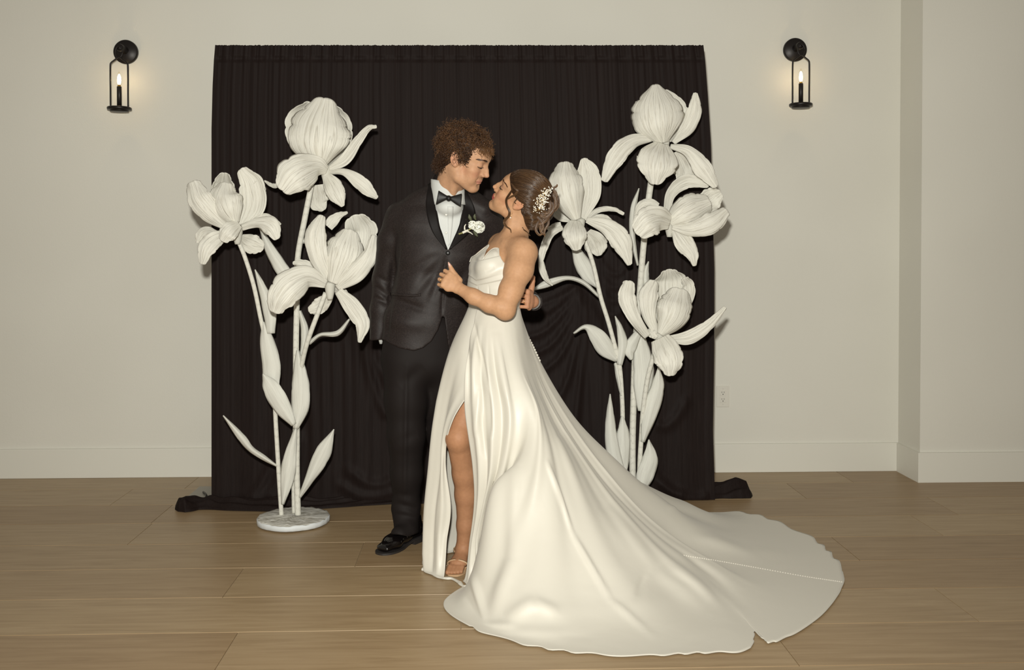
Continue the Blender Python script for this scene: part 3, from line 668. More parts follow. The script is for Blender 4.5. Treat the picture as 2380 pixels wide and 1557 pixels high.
def build_head(v, H, fem=False):
    S_ = H.s; E = lambda c, r, k=.012, op='add', rot=None: v.ell(H(*c), np.array(r)*S_, H.R if rot is None else H.R @ rot, k*S_, op)
    C = lambda a, b, ra, rb, k=.01, op='add': v.cone(H(*a), H(*b), ra*S_, rb*S_, k*S_, op)
    j = .93 if fem else 1.0
    E((0, -.022, .036), (.073, .094, .082), .0)
    E((0, .030, .018), (.064, .066, .072), .02)                 # brow block
    E((0, .036, -.040), (.056*j, .056, .066), .02)               # mid face
    E((0, .048, -.076), (.040*j, .042, .040), .02)               # muzzle
    for s_ in (-1, 1):
        C((s_*.056*j, .002, -.050), (s_*.050*j, .018, -.078), .017, .016, .022)
        C((s_*.050*j, .018, -.078), (s_*.016, .074, -.104), .016, .015, .022)
        E((s_*.043*j, .062, -.026), (.022, .022, .018), .022)    # cheek bone
        E((s_*.036*j, .062, -.060), (.020, .022, .026), .022)    # cheek
    E((0, .078, -.100), (.020 if not fem else .017, .017, .016), .018)             # chin
    C((-.032, .085, .024), (.032, .085, .024), .006 if not fem else .004, .006 if not fem else .004, .024)   # brow ridge
    for s_ in (-1, 1): E((s_*.033, .099, .001), (.017, .013, .0125), .014, 'cut')       # eye socket
    for s_ in (-1, 1): E((s_*.0325, .0775, .001), (.0148, .0142, .0128), .005)          # closed lid over the eye
    # nose
    C((0, .089, .014), (0, .103, -.014), .0065, .0075, .012)
    C((0, .103, -.014), (0, .1125, -.032), .0075, .0095 if not fem else .0082, .008)
    for s_ in (-1, 1): E((s_*.0125, .098, -.0375), (.0075, .0105, .0075), .007)
    for s_ in (-1, 1): C((s_*.008, .090, -.008), (s_*.012, .091, -.033), .006, .0075, .012)
    E((0, .100, -.040), (.006, .010, .005), .006)
    for s_ in (-1, 1): E((s_*.0070, .1030, -.0460), (.0030, .0050, .003), .003, 'cut')
    # mouth
    lp = .0062 if fem else .0043
    for s_ in (-1, 1):
        C((0, .0945, -.0628), (s_*.012, .0925, -.0635), lp, lp*.9, .006); C((s_*.012, .0925, -.0635), (s_*.025, .081, -.0675), lp*.9, .003, .006)
        C((0, .0935, -.0745), (s_*.011, .0910, -.0735), lp*1.15, lp, .006); C((s_*.011, .0910, -.0735), (s_*.024, .081, -.0685), lp, .003, .006)
        C((0, .1015, -.0690), (s_*.013, .0975, -.0688), .0012, .0012, .0025, 'cut'); C((s_*.013, .0975, -.0688), (s_*.0265, .0845, -.0680), .0012, .0014, .003, 'cut')
    E((0, .0985, -.0855), (.016, .009, .006), .010, 'cut')       # hollow above the chin
    for s_ in (-1, 1): C((s_*.0165, .0985, -.0400), (s_*.0300, .0860, -.0640), .0012, .0016, .0065, 'cut')
    # ears
    for s_ in (-1, 1):
        rot = np.array([[math.cos(s_*.35), -math.sin(s_*.35), 0], [math.sin(s_*.35), math.cos(s_*.35), 0], [0, 0, 1.]])
        rot = rot @ np.array([[1, 0, 0], [0, math.cos(.25), -math.sin(.25)], [0, math.sin(.25), math.cos(.25)]])
        ec = (s_*.0765, -.014, -.006)
        E(ec, (.0075, .0185, .031), .004, 'add', rot)
        E((s_*.0665, -.004, -.014), (.012, .014, .022), .01)
        E((s_*.0855, -.012, .001), (.0065, .0115, .021), .004, 'cut', rot)
        E((s_*.0795, -.010, -.004), (.0045, .0055, .013), .003, 'add', rot)
        E((s_*.0765, -.003, -.031), (.0062, .0085, .0085), .004)
def face_colors(L, fem=False, lip=(.42, .13, .10), skin=(.52, .29, .17)):
    """skin tints from head-local positions: lips, blush, brows, lash line, lids"""
    n = len(L); c = np.tile(np.array(skin), (n, 1)); x, y, z = np.abs(L[:, 0]), L[:, 1], L[:, 2]
    def blend(w, col):
        w = np.clip(w, 0, 1)[:, None]; c[:] = c*(1-w)+np.array(col)*w
    face = (y > .02)
    blend(.45*np.exp(-((x-.045)/.018)**2-((z+.035)/.018)**2)*face, (.55, .22, .14))
    blend(.35*np.exp(-(x/.012)**2-((z+.035)/.012)**2)*(y > .09), (.56, .24, .15))
    blend(.35*np.clip((x-.072)/.006, 0, 1)*np.exp(-((y+.014)/.022)**4-((z+.004)/.034)**4), (.55, .22, .14))
    up = -.0628+.0060*np.clip(1-(x/.026)**2, 0, 1)*(1-.25*np.exp(-(x/.005)**2))
    loz = -.0690-.0125*np.clip(1-(x/.0265)**2, 0, 1)**.8
    m = (z < up) & (z > loz) & (x < .0262) & (y > .074)
    blend(m*(.95 if fem else .65), lip)
    blend(np.exp(-((z+.0690-.0008)/.0012)**2)*(x < .027)*(y > .075)*.8, (.16, .05, .04))
    if fem:
        blend(.80*np.exp(-((x-.033)/.017)**2-((z-.006)/.0075)**2)*(y > .06), (.13, .055, .042))      # eye shadow
    else:
        blend(.30*np.exp(-((x-.033)/.02)**2-((z-.004)/.010)**2)*(y > .06), (.30, .13, .08))
    lash = -.0045-.0022*np.clip(1-((x-.0325)/.016)**2, 0, 1)
    blend(np.exp(-((z-lash)/(.0022 if fem else .0017))**2)*(np.abs(x-.0325) < .0165)*(y > .06)*.95, (.03, .015, .01))
    return c
def skin_mat(name, rough=.58):
    m = mat(name, (.5, .3, .2), rough, spec=.25); n = N(m); a = n.add('ShaderNodeVertexColor', layer_name='Col')
    c = n.coord('Object'); f = n.noise(c, 90, 3)
    n.color(n.mix(1.0, a.outputs[0], n.ramp(f, [(.3, (.93, .91, .90)), (.7, (1.04, 1.04, 1.04))]), 'MULTIPLY')); n.bump(f, .06, .002)
    n.b.inputs['Subsurface Weight'].default_value = .08; n.b.inputs['Subsurface Radius'].default_value = (.01, .004, .002)
    return m
M['skin'] = skin_mat('skin')
def hand(v, W, fwd, palm, L, curls, thumb, spread=.10, sx=1, r0=.0085, palm_w=.038, k=.006):
    """W wrist, fwd finger direction, palm = direction the palm faces, L = palm length.
    curls: four bend lists (radians per joint), index first; sx=+1 puts index on side cross(fwd,palm)"""
    fwd = np.array(fwd, float); fwd /= np.linalg.norm(fwd); palm = np.array(palm, float); palm -= fwd*np.dot(palm, fwd); palm /= np.linalg.norm(palm)
    side = np.cross(fwd, palm)*sx; W = np.array(W, float); tips = []
    v.econe(W+fwd*.012, W+fwd*L*.55, side, (.026*palm_w/.038, .016), (palm_w, .0135), .012)
    v.econe(W+fwd*L*.5, W+fwd*L*.9, side, (palm_w, .0135), (palm_w*.98, .011), .012)
    lens = [(.040, .024, .020), (.044, .028, .021), (.041, .026, .021), (.032, .020, .018)]
    for i in range(4):
        o = (1.5-i)*palm_w*.52; b = W+fwd*(L*(.95-.05*abs(i-1.2)))+side*o
        d = fwd*math.cos(spread*(1.5-i)*.5)+side*math.sin(spread*(1.5-i)*.5); d /= np.linalg.norm(d); pn = palm.copy(); r = r0*(1, 1.03, .98, .86)[i]
        v.cone(W+fwd*L*.6+side*o*.8, b, .011, r*1.05, k)
        joints = [b]
        for seg, cu in zip(lens[i], curls[i]):
            d, pn = d*math.cos(cu)+pn*math.sin(cu), pn*math.cos(cu)-d*math.sin(cu)
            e = b+d*seg*(L/.095); v.cone(b, e, r, r*.92, k*.5); b = e; r *= .92; joints.append(b)
        tips.append((joints, d, pn))
    tb = W+fwd*L*.28+side*palm_w*.75+palm*.006
    pts = [tb]; 
    for (a, b, c), seg in zip(thumb, (.038, .028, .022)):
        d = fwd*a+side*b+palm*c; d /= np.linalg.norm(d); pts.append(pts[-1]+d*seg*(L/.095))
    v.chain(pts, [.0145, .0115, .0098, .0080], k)
    return tips, pts
# ================================================================== groom
GH = head_at((1134.5, 410), 3.98, math.radians(71), math.radians(-25), math.radians(-9), 1.035)
GY = 4.12
v = Vox((-.46, 3.72, .78), (.40, 4.36, 1.86), .0030)
build_head(v, GH)
nkb = P(1037, 466, 4.10)
v.econe(GH(0, -.030, -.055), nkb, (1, 0, 0), (.060, .062), (.060, .060), .03)
v.cone(GH(.045, -.012, -.055), P(1052, 462, 4.02), .016, .012, .02)
# the body under the suit, slim enough to stay inside it
v.econe(P(1034, 500, 4.14), P(1030, 580, GY+.01), (1, .2, 0), (.055, .04), (.13, .06), .02); v.econe(P(1030, 580, GY+.01), P(990, 790, GY), (1, .2, 0), (.13, .06), (.12, .07), .03)
g_wr = P(1238, 701, 3.93); g_el = P(1196, 690, 4.20)
v.chain([P(1030, 520, GY), P(935, 510, GY+.01), P(898, 650, 4.2), P(888, 760, 4.19), P(915, 800, 4.15)], [.05, .04, .032, .024, .026], .02)
v.chain([P(1040, 520, GY), P(1130, 515, GY+.02), g_el, g_wr], [.05, .04, .032, .027], .02)
g_tips, g_thumb = hand(v, g_wr, (-.35, -.90, .20), (-.93, .36, .0), .076, [(.95, .45, .3), (1.0, .5, .3), (1.05, .5, .3), (1.1, .5, .3)],
                       [(.25, .9, -.25), (.0, 1, -.12), (-.10, 1, -.05)], .12, -1, .0094, .041, .003)
gV, gF = v.mesh(1)
Lg = GH.inv(gV); hm = np.linalg.norm(Lg, axis=1) < .17
gc = np.tile(np.array((.47, .27, .158)), (len(gV), 1)); gc[hm] = face_colors(Lg[hm], False, lip=(.50, .20, .15), skin=(.47, .27, .158))
hnd = (gV[:, 0] > .05) & (gV[:, 2] < 1.3); gc[hnd] = (.43, .215, .122)
groom = mk('person', gV, gF, M['skin'], col=gc)
tag(groom, 'man in black tuxedo with curly brown hair looking down at the bride', 'person')

m = M['jacket'] = mat('brocade_jacket', (.018, .013, .012), .55, spec=.22); n = N(m)
c = n.coord('Object'); vo = n.add('ShaderNodeTexVoronoi', feature='SMOOTH_F1'); vo.inputs['Scale'].default_value = 85
ds = n.noise(c, 48, 4, .6); mm = n.add('ShaderNodeVectorMath', operation='ADD'); sc_ = n.add('ShaderNodeVectorMath', operation='SCALE'); sc_.inputs[3].default_value = .03
n.link(ds, sc_.inputs[0]); n.link(c, mm.inputs[0]); n.link(sc_.outputs[0], mm.inputs[1]); n.link(mm.outputs[0], vo.inputs['Vector'])
wv = n.add('ShaderNodeMath', operation='SINE'); mu = n.add('ShaderNodeMath', operation='MULTIPLY'); mu.inputs[1].default_value = 26; n.link(vo.outputs['Distance'], mu.inputs[0]); n.link(mu.outputs[0], wv.inputs[0])
pat = n.ramp(wv.outputs[0], [(.25, g3(0)), (.6, g3(1))])
n.color(n.mix(pat, (.0145, .0104, .0096), (.0225, .0166, .0150))); n.bump(pat, .12, .0015)
M['lapel'] = mat('satin_lapel', (.0075, .0058, .0055), .55, spec=.12)
M['trouser'] = mat('black_wool', (.0105, .0078, .0072), .7, spec=.15)
m = M['shirt'] = mat('white_cotton', (.55, .565, .545), .7); n = N(m); n.bump(n.noise(n.coord('Object', (1, 1, .2)), 60, 3), .15, .003)
M['bow'] = mat('satin_bow', (.006, .006, .006), .38, spec=.4)
M['patent'] = mat('patent_leather', (.004, .003, .003), .08, spec=.6)
M['sole'] = mat('shoe_sole', (.018, .015, .014), .6)
M['silver'] = mat('silver', (.6, .58, .54), .25, metal=1.0)

gs = (math.cos(.2), math.sin(.2), 0)
def jacket_torso(v, g=0.0):
    T = [(1034, 478, .185, .085), (1035, 520, .212, .110), (1033, 590, .212, .128), (1016, 680, .196, .122), (1000, 750, .196, .126), (988, 840, .205, .132)]
    for a, b in zip(T[:-1], T[1:]): v.econe(P(a[0], a[1], GY), P(b[0], b[1], GY), gs, (a[2]+g, a[3]+g), (b[2]+g, b[3]+g), .03)
    v.econe(P(1018, 447, GY-.0), P(950, 487, GY+.01), (0, 1, 0), (.062+g, .04+g), (.078+g, .05+g), .03); v.econe(P(1062, 447, GY), P(1122, 487, GY+.01), (0, 1, 0), (.062+g, .04+g), (.078+g, .05+g), .03)
v = Vox((-.52, 3.72, .80), (.40, 4.40, 1.66), .0040)
jacket_torso(v)
v.chain([P(934, 507, GY+.01), P(914, 560, GY+.03), P(894, 650, GY+.07), P(887, 720, GY+.06), P(881, 835, GY+.04)], [.074, .066, .054, .049, .043], .02)
v.chain([P(1128, 507, GY+.02), P(1160, 580, GY+.08), g_el+(0, .01, 0)], [.074, .062, .056], .02)
v.chain([g_el+(0, .01, 0), g_wr*.72+g_el*.28, g_wr+(.006, .022, -.004)], [.054, .044, .037], .02)
v.econe(nkb+(0, .02, .02), P(1036, 428, 4.13), (1, 0, 0), (.080, .076), (.070, .066), .02)            # collar rises round the neck
# hollow where the neck is, front opening, hem
v.econe(P(1042, 470, 4.07), P(1040, 380, 4.10), (1, 0, 0), (.066, .066), (.064, .064), .006, 'cut')
v.polycut([(1005, 400), (1004, 425), (1012, 475), (1024, 530), (1041, 581), (1055, 556), (1068, 520), (1077, 480), (1079, 440), (1072, 400)], 3.7, 4.10)
v.polycut([(820, 792), (862, 791), (889, 789), (905, 798), (930, 809), (962, 815), (985, 808), (1003, 793), (1018, 766), (1028, 735), (1033, 738), (1040, 790), (1048, 840), (1180, 840), (1180, 960), (820, 960)], 3.6, 4.5)
hw = g_wr-g_el; hw /= np.linalg.norm(hw)
v.cone(g_wr+hw*.014, g_wr+hw*.1, .05, .05, .0, 'cut')
jV, jF = v.mesh(1); jN = vnormals(jV, jF)
x, z = jV[:, 0], jV[:, 2]; pj = proj(jV)
wr = .0035*snoise(x*26+z*9, z*30, 3)+.002*snoise(x*60, z*50, 5)
def crease(a, b, wpx, amp):
    a, b = np.array(a, float), np.array(b, float); e = b-a; t = np.clip(((pj-a) @ e)/(e @ e), 0, 1); d = np.linalg.norm(pj-a-t[:, None]*e, axis=1)
    return amp*np.exp(-(d/wpx)**2)*np.sin(np.pi*np.clip(t, .02, .98))**.5
for a, b, w_, am in [((1036, 590), (960, 690), 12, -.008), ((1040, 600), (1000, 700), 9, -.007), ((1030, 585), (930, 640), 10, -.005), ((985, 720), (900, 690), 8, -.007),
                     ((925, 540), (908, 690), 8, -.010), ((908, 690), (897, 790), 5, -.008), ((870, 665), (902, 690), 7, -.008), ((868, 690), (900, 705), 6, -.007), ((872, 640), (905, 660), 7, -.006),
                     ((900, 745), (990, 760), 16, .006), ((1036, 600), (1026, 735), 4, -.006), ((1085, 620), (1050, 700), 10, -.006)]: wr = wr+crease(a, b, w_, am)
jV = jV+jN*wr[:, None]
jacket = mk('jacket', jV, jF, M['jacket'], groom); tag(jacket, 'black brocade dinner jacket')
jb = BVHTree.FromPolygons([Vector(q) for q in jV], jF.tolist())
def hit(bvh, px, py, off=0.0, fallback=None):
    d = ray(px, py); d = Vector(d/np.linalg.norm(d)); r = bvh.ray_cast(Vector((0, 0, CAMH)), d)
    if r[0] is None: return None if fallback is None else P(px, py, fallback)
    return np.array(r[0]-d*off)
def patch(name, bvh, left, right, m_, parent, off=.004, nu=24, nv=7, fall=4.0, bulge=.0, th=.0025, slack=.03):
    """cloth strip between two pixel edges, laid on a surface"""
    A, B = catmull(left, nu), catmull(right, nu); V = np.zeros((nu, nv, 3)); last = None
    for i in range(nu):
        for j in range(nv):
            t = j/(nv-1); q = A[i]*(1-t)+B[i]*t; p = hit(bvh, *q, off+bulge*math.sin(math.pi*t))
            V[i, j] = p if p is not None else np.nan
    yy = V[..., 1]; med = np.nanmedian(yy, axis=1); ok = ~np.isnan(med); med = np.interp(np.arange(nu), np.arange(nu)[ok], med[ok]) if ok.any() else np.full(nu, fall)
    for i in range(nu):
        for j in range(nv):
            t = j/(nv-1); q = A[i]*(1-t)+B[i]*t
            if np.isnan(V[i, j, 0]) or abs(V[i, j, 1]-med[i]) > slack: V[i, j] = P(*q, med[i])
    o = mk(name, V.reshape(-1, 3), grid_faces(nu, nv), m_, parent); thick(o, th); return o
patch('lapel', jb, [(1003, 424), (1011, 475), (1023, 530), (1040, 579)], [(996, 428), (990, 480), (1003, 535), (1036, 580)], M['lapel'], jacket, .005, fall=4.0)
patch('lapel', jb, [(1080, 440), (1078, 480), (1069, 520), (1043, 579)], [(1086, 446), (1105, 492), (1096, 535), (1047, 580)], M['lapel'], jacket, .005, fall=4.0)
patch('pocket_flap', jb, [(907, 680), (935, 683), (960, 684), (978, 682)], [(908, 686), (935, 689), (960, 690), (978, 688)], M['jacket'], jacket, .003, nu=16, nv=3)
bt = hit(jb, 1041, 588, .003, 4.0); mk('button', *lathe([(0, 0), (.008, 0), (.0095, .002), (.008, .005), (0, .004)], bt, 'y', 20), M['bow'], jacket)

# shirt: bib under the jacket, collar, cuffs
v = Vox((-.26, 3.85, 1.22), (.06, 4.20, 1.64), .0040); jacket_torso(v, -.011)
v.ell(P(1043, 482, 4.05), (.060, .075, .045), None, .02)
v.polycut([(985, 400), (985, 480), (1025, 600), (1060, 600), (1095, 500), (1095, 400)], 3.8, 4.12, keep=True)
sV, sF = v.mesh(1)
shirt = mk('shirt', sV, sF, M['shirt'], groom); tag(shirt, 'white dress shirt')
sb = BVHTree.FromPolygons([Vector(q) for q in sV], sF.tolist())
patch('button_placket', sb, [(1040, 480), (1041, 520), (1042, 572)], [(1054, 480), (1052, 520), (1046, 568)], M['shirt'], shirt, .002, nu=16, nv=4)
for y in (499, 541):
    p = hit(sb, 1037, y, .002, 4.0); mk('button', *lathe([(0, 0), (.0045, 0), (.005, .001), (.004, .0025), (0, .002)], p, 'y', 16), M['white_plastic'], shirt)
# collar band: a ring round the neck, high at the back, lower at the throat
na, nb_ = 64, 7; ang = np.linspace(0, 2*np.pi, na, endpoint=False); V = np.zeros((nb_, na, 3))
cb = P(1043, 452, 4.065); ct = P(1040, 432, 4.075)
for i in range(nb_):
    t = i/(nb_-1); front = .5-.5*np.sin(ang)        # 1 at the front (towards the camera)
    top = ct[2]+.012+.010*(1-front)+.012*np.clip(-np.cos(ang), 0, 1); bot = cb[2]-.045
    cx_ = cb[0]*(1-t)+ct[0]*t; cy_ = cb[1]*(1-t)+ct[1]*t; r = .0735-.004*t
    V[i, :, 0] = cx_+r*np.cos(ang); V[i, :, 1] = cy_+r*1.0*np.sin(ang); V[i, :, 2] = bot+(top-bot)*t
cl = mk('collar', V.reshape(-1, 3), grid_faces(nb_, na, True), M['shirt'], shirt); thick(cl, .003)
# bow tie
bc_ = P(1043, 461, 3.972)
v = Vox(bc_-(.09, .04, .07), bc_+(.09, .04, .07), .0020)
v.econe(P(1038, 459, 3.972), P(1014, 458, 3.980), (0, 0, 1), (.009, .007), (.0335, .010), .004); v.econe(P(1048, 461, 3.972), P(1074, 466, 3.985), (0, 0, 1), (.009, .007), (.0325, .010), .004)
v.polycut([(1019.5, 440), (1013, 475), (1040, 474), (1046, 468), (1071, 481), (1074, 449), (1050, 455), (1036, 452)], 3.8, 4.1, keep=True)
v.ell(bc_, (.011, .012, .013), None, .002)
o = mk('bow_tie', *v.mesh(1), M['bow'], groom); tag(o, 'black satin bow tie')
# shirt cuffs
cc = g_wr+hw*.010
mk('shirt_cuff', *tube([cc-hw*.03, cc-hw*.01, cc+hw*.006, cc+hw*.008], [.029, .030, .0305, .029], 28, False), M['shirt'], groom)
q0, q1 = P(884, 770, GY+.03), P(885.5, 799, GY+.03)
mk('shirt_cuff', *tube([q0, q0*.5+q1*.5, q1], [.024, .012, .006], 20), M['shirt'], groom)

# trousers
v = Vox((-.46, 3.78, .03), (.16, 4.44, 1.05), .0050)
v.econe(P(992, 770, GY), P(988, 835, GY), gs, (.185, .115), (.185, .12), .03)
legR = [(944, 835, 4.10, .102), (944, 930, 4.09, .090), (945, 1010, 4.08, .077), (945, 1100, 4.10, .066), (944, 1180, 4.12, .058), (945, 1236, 4.09, .053)]
legL = [(1030, 835, 4.14, .100), (1034, 1000, 4.17, .078), (1040, 1200, 4.22, .056)]
for T in (legR, legL): v.chain([P(a, b, c) for a, b, c, r in T], [r for *_, r in T], .03)
v.cone(P(946, 1236, 4.06), P(930, 1243, 4.03), .045, .04, .02)
v.polycut([(880, 1239), (926, 1243), (950, 1248), (974, 1238), (1000, 1236), (1100, 1220), (1100, 1340), (880, 1340)], 3.5, 4.6)
tV, tF = v.mesh(1); tN = vnormals(tV, tF); pj = proj(tV)
d_ = .003*snoise(tV[:, 0]*20, tV[:, 2]*12, 8)
for a, b, w_, am in [((945, 850), (940, 1170), 5, .006), ((915, 1170), (972, 1185), 9, -.010), ((915, 1195), (970, 1205), 8, -.008), ((910, 1030), (975, 1010), 14, -.007), ((985, 850), (930, 900), 14, -.007), ((905, 1150), (970, 1155), 9, -.006)]: d_ = d_+crease(a, b, w_, am)
o = mk('trousers', tV+tN*d_[:, None], tF, M['trouser'], groom); tag(o, 'black dress trousers')

# shoes
def loafer(toe, heel, toe_w=.042):
    toe, heel = np.array(toe), np.array(heel); fd = toe-heel; Ln = np.linalg.norm(fd); fd /= Ln; sd = np.cross(fd, (0, 0, 1.)); U = np.array([0, 0, 1.])
    lo_, hi_ = np.minimum(toe, heel)-.09, np.maximum(toe, heel)+.09; hi_[2] = .17; lo_[2] = -.02
    zs = lambda f_: .017*(1-np.clip((f_-.26)/.26, 0, 1)**1.0) if np.ndim(f_) else .017*(1-min(max((f_-.26)/.26, 0), 1))
    at = lambda f_, s_, u_: heel+fd*f_*Ln+sd*s_+U*u_
    v = Vox(lo_, hi_, .0025)
    v.econe(at(.08, 0, .052), at(.40, 0, .052), sd, (.034, .040), (.037, .040), .02); v.econe(at(.40, 0, .050), at(.66, 0, .034), sd, (.037, .038), (.044, .027), .02)
    v.econe(at(.66, 0, .032), at(.88, .002, .022), sd, (.044, .024), (.034, .016), .02); v.cone(at(.10, 0, .072), at(.12, 0, .102), .034, .035, .015)
    v.cone(at(.14, 0, .10), at(.12, 0, .16), .032, .034, .004, 'cut')
    ridge_ = [at(.52, .027, .060), at(.70, .027, .046), at(.84, .017, .038), at(.885, 0, .035), at(.84, -.017, .038), at(.70, -.027, .046), at(.52, -.027, .060)]
    v.chain(catmull(ridge_, 24), [.0032]*24, .004)
    sl, x, y, z = v.sub(lo_, hi_); fx = ((x-heel[0])*fd[0]+(y-heel[1])*fd[1])/Ln; v.d = np.maximum(v.d, (zs(fx)+.006-z).astype(np.float32)+0*v.d)
    sh = mk('shoe', *v.mesh(1), M['patent'], groom); tag(sh, 'glossy black loafer')
    out = [(-.02, .030), (.06, .036), (.25, .037), (.42, .036), (.60, .046), (.74, .050), (.88, .043), (.97, .026), (1.0, .010)]
    cc_ = catmull([(a, b) for a, b in out]+[(a, -b) for a, b in out[::-1]], 72, True)
    k = len(cc_); V = [at(a, b, zs(a)+.0005) for a, b in cc_]+[at(a, b, zs(a)+.0085) for a, b in cc_]
    side_ = [[i, (i+1) % k, k+(i+1) % k, k+i] for i in range(k)]
    half = k//2; rows_ = [[i, k-1-i] for i in range(half)]
    cap_ = [[rows_[i][0], rows_[i+1][0], rows_[i+1][1], rows_[i][1]] for i in range(half-1)]; cap2 = [[k+q for q in f_] for f_ in cap_]
    mk('sole', V, side_+cap_+cap2, M['sole'], sh, smooth=False)
    hp = [p for p in cc_ if p[0] < .27]; kk = len(hp); V = [at(a, b, .0) for a, b in hp]+[at(a, b, .018) for a, b in hp]
    mk('heel_block', V, [list(range(kk))[::-1], list(range(kk, 2*kk))]+[[i, (i+1) % kk, kk+(i+1) % kk, kk+i] for i in range(kk)], M['sole'], sh, smooth=False)
    st = [at(.46, .041, .046), at(.47, .029, .073), at(.47, 0, .084), at(.47, -.029, .073), at(.46, -.041, .046)]
    mk('strap', *tube(catmull(st, 24), .0055, 8), M['patent'], sh)
    bt_ = [at(.485, .020, .084), at(.487, 0, .090), at(.485, -.020, .084)]; mk('metal_bit', *tube(catmull(bt_, 12), .0026, 8), M['silver'], sh)
loafer(F(880, 1290), F(972, 1254))
loafer(F(1010, 1262), F(1046, 1222))
# ================================================================== bride: one continuous body
BH_ = head_at((1146.5, 433), 3.86, math.radians(-90), math.radians(32), math.radians(27), .985)
BY = 3.88
tf = frame(math.radians(-60), 0, 0); BR, BF = tf[:, 0], tf[:, 1]              # her right, her front
neckb = P(1196, 556, 3.88); shN = P(1216, 584, 3.76); shF = P(1165, 572, 4.02)
chest = P(1160, 622, BY); waist = P(1148, 715, BY); hips = P(1140, 800, BY+.01)
elbow = P(1173, 716, 3.67); wrist = P(1068, 671, 3.70); upl = np.array([0, 0, 1.])
hipN = P(1108, 850, 3.82); knee = P(1066, 1018, 3.735); ankle = P(1077, 1276, 3.85); ball = P(1058, 1320, 3.76)
hipF = P(1165, 850, 3.98); kneeF = P(1120, 1040, 3.98); ankF = P(1120, 1275, 4.02)
def bride_torso(v, grow=0.0, k=.03):
    g = grow
    v.econe(hips, waist, BR, (.124+g, .096+g), (.106+g, .084+g), k)
    v.econe(waist, P(1150, 668, BY), BR, (.108+g, .085+g), (.122+g, .092+g), k)
    v.econe(P(1150, 668, BY), chest, BR, (.122+g, .092+g), (.135+g, .090+g), k)
    v.econe(chest, P(1186, 575, BY+.005), BR, (.135+g, .088+g), (.115+g, .062+g), k)
    for s_, c in ((-1, P(1134, 622, 3.805)), (1, P(1120, 622, 3.93))):           # bust
        v.ell(c+(.012, 0, 0), np.array([.050, .052, .058])+g, None, .03)
def bride_body():
    v = Vox((-.35, 3.45, -.0), (.42, 4.2, 1.68), .0030)
    build_head(v, BH_, True)
    v.econe(BH_(0, -.028, -.055), neckb, (0, 1, 0), (.052, .052), (.056, .054), .03)
    v.cone(BH_(-.042, -.010, -.05), P(1178, 556, 3.84), .014, .010, .02)     # neck tendon
    bride_torso(v)
    v.econe(P(1190, 566, 3.86), shN, BF, (.045, .045), (.050, .050), .035); v.econe(P(1190, 566, 3.9), shF, BF, (.045, .045), (.05, .05), .035)
    v.cone(P(1176, 566, 3.815), P(1212, 566, 3.755), .009, .010, .025)          # collar bone
    v.chain([shN+(0, .01, -.01), P(1207, 627, 3.73), P(1188, 674, 3.69), elbow], [.055, .051, .043, .038], .03)
    v.cone(elbow+(0.004, 0, -.012), elbow, .034, .036, .02)
    v.chain([elbow, P(1138, 706, 3.655), P(1100, 689, 3.67), wrist], [.036, .032, .028, .0225], .02)
    v.chain([shF, P(1150, 640, 4.10), P(1120, 660, 4.16)], [.05, .042, .036], .03)   # far arm behind the groom's side
    # hips and legs
    v.econe(hips, P(1138, 850, BY), BR, (.124, .096), (.135, .105), .03)
    v.chain([hipN, P(1088, 940, 3.79), knee], [.075, .063, .050], .03); v.chain([knee, P(1080, 1100, 3.80), P(1084, 1150, 3.825), P(1082, 1220, 3.84), ankle], [.049, .048, .045, .034, .029], .02)
    v.ell(knee+(-.002, -.014, 0), (.030, .032, .040), None, .025)
    v.chain([hipF, kneeF], [.088, .052], .03); v.chain([kneeF, P(1125, 1140, 4.01), ankF], [.05, .05, .03], .02)
    # foot on a heel: instep down to the toes
    toe = np.array(F(1056, 1336)); fd = toe-ankle; fd[2] = 0; fd /= np.linalg.norm(fd); sd = np.cross(fd, upl)
    heel = ankle-fd*.035; heel[2] = ankle[2]-.045
    v.cone(ankle, heel, .028, .024, .02)
    tb = toe-fd*.045; tb[2] = .030
    v.econe(ankle+fd*.01-(0, 0, .012), tb, sd, (.026, .028), (.038, .018), .02); v.cone(heel, tb, .022, .014, .02)
    for o, ln, r in [(-.024, .058, .0105), (-.008, .056, .0082), (.005, .051, .0078), (.0165, .045, .0075), (.027, .038, .0070)]:
        a = tb-sd*o; b = a+fd*ln; b[2] = .012; mid_ = (a+b)/2; mid_[2] = .024; v.chain([tb-sd*o*.8, mid_, b], [.012, r, r*.95], .003)
    ft = (toe, fd, sd, tb, heel)
    # left hand, loosely closed with the thumb up
    hd = P(1028, 643, 3.70)-wrist
    tips, th = hand(v, wrist, hd, P(1047, 655, 3.9)-P(1047, 655, 3.7)+np.array([-.05, 0, -.02]), .072,
                    [(.70, 1.75, 1.0), (.78, 1.75, 1.0), (.86, 1.75, 1.0), (.95, 1.75, 1.0)],
                    [(.95, .32, .0), (.93, .40, -.06), (.86, .52, -.06)], .10, BSX, .0086, .0365, .0028)
    return v, ft, tips, th
BSX = -1
bv, b_foot, b_tips, b_thumb = bride_body()
bV, bF = bv.mesh(1)
Lb = BH_.inv(bV); hdm = np.linalg.norm(Lb, axis=1) < .16
bc = np.tile(np.array((.455, .258, .142)), (len(bV), 1)); bc[hdm] = face_colors(Lb[hdm], True, lip=(.36, .075, .065), skin=(.455, .258, .142))
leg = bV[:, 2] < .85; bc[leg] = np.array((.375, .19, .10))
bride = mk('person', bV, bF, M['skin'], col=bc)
tag(bride, 'woman in strapless white satin wedding gown leaning back and looking up', 'person')
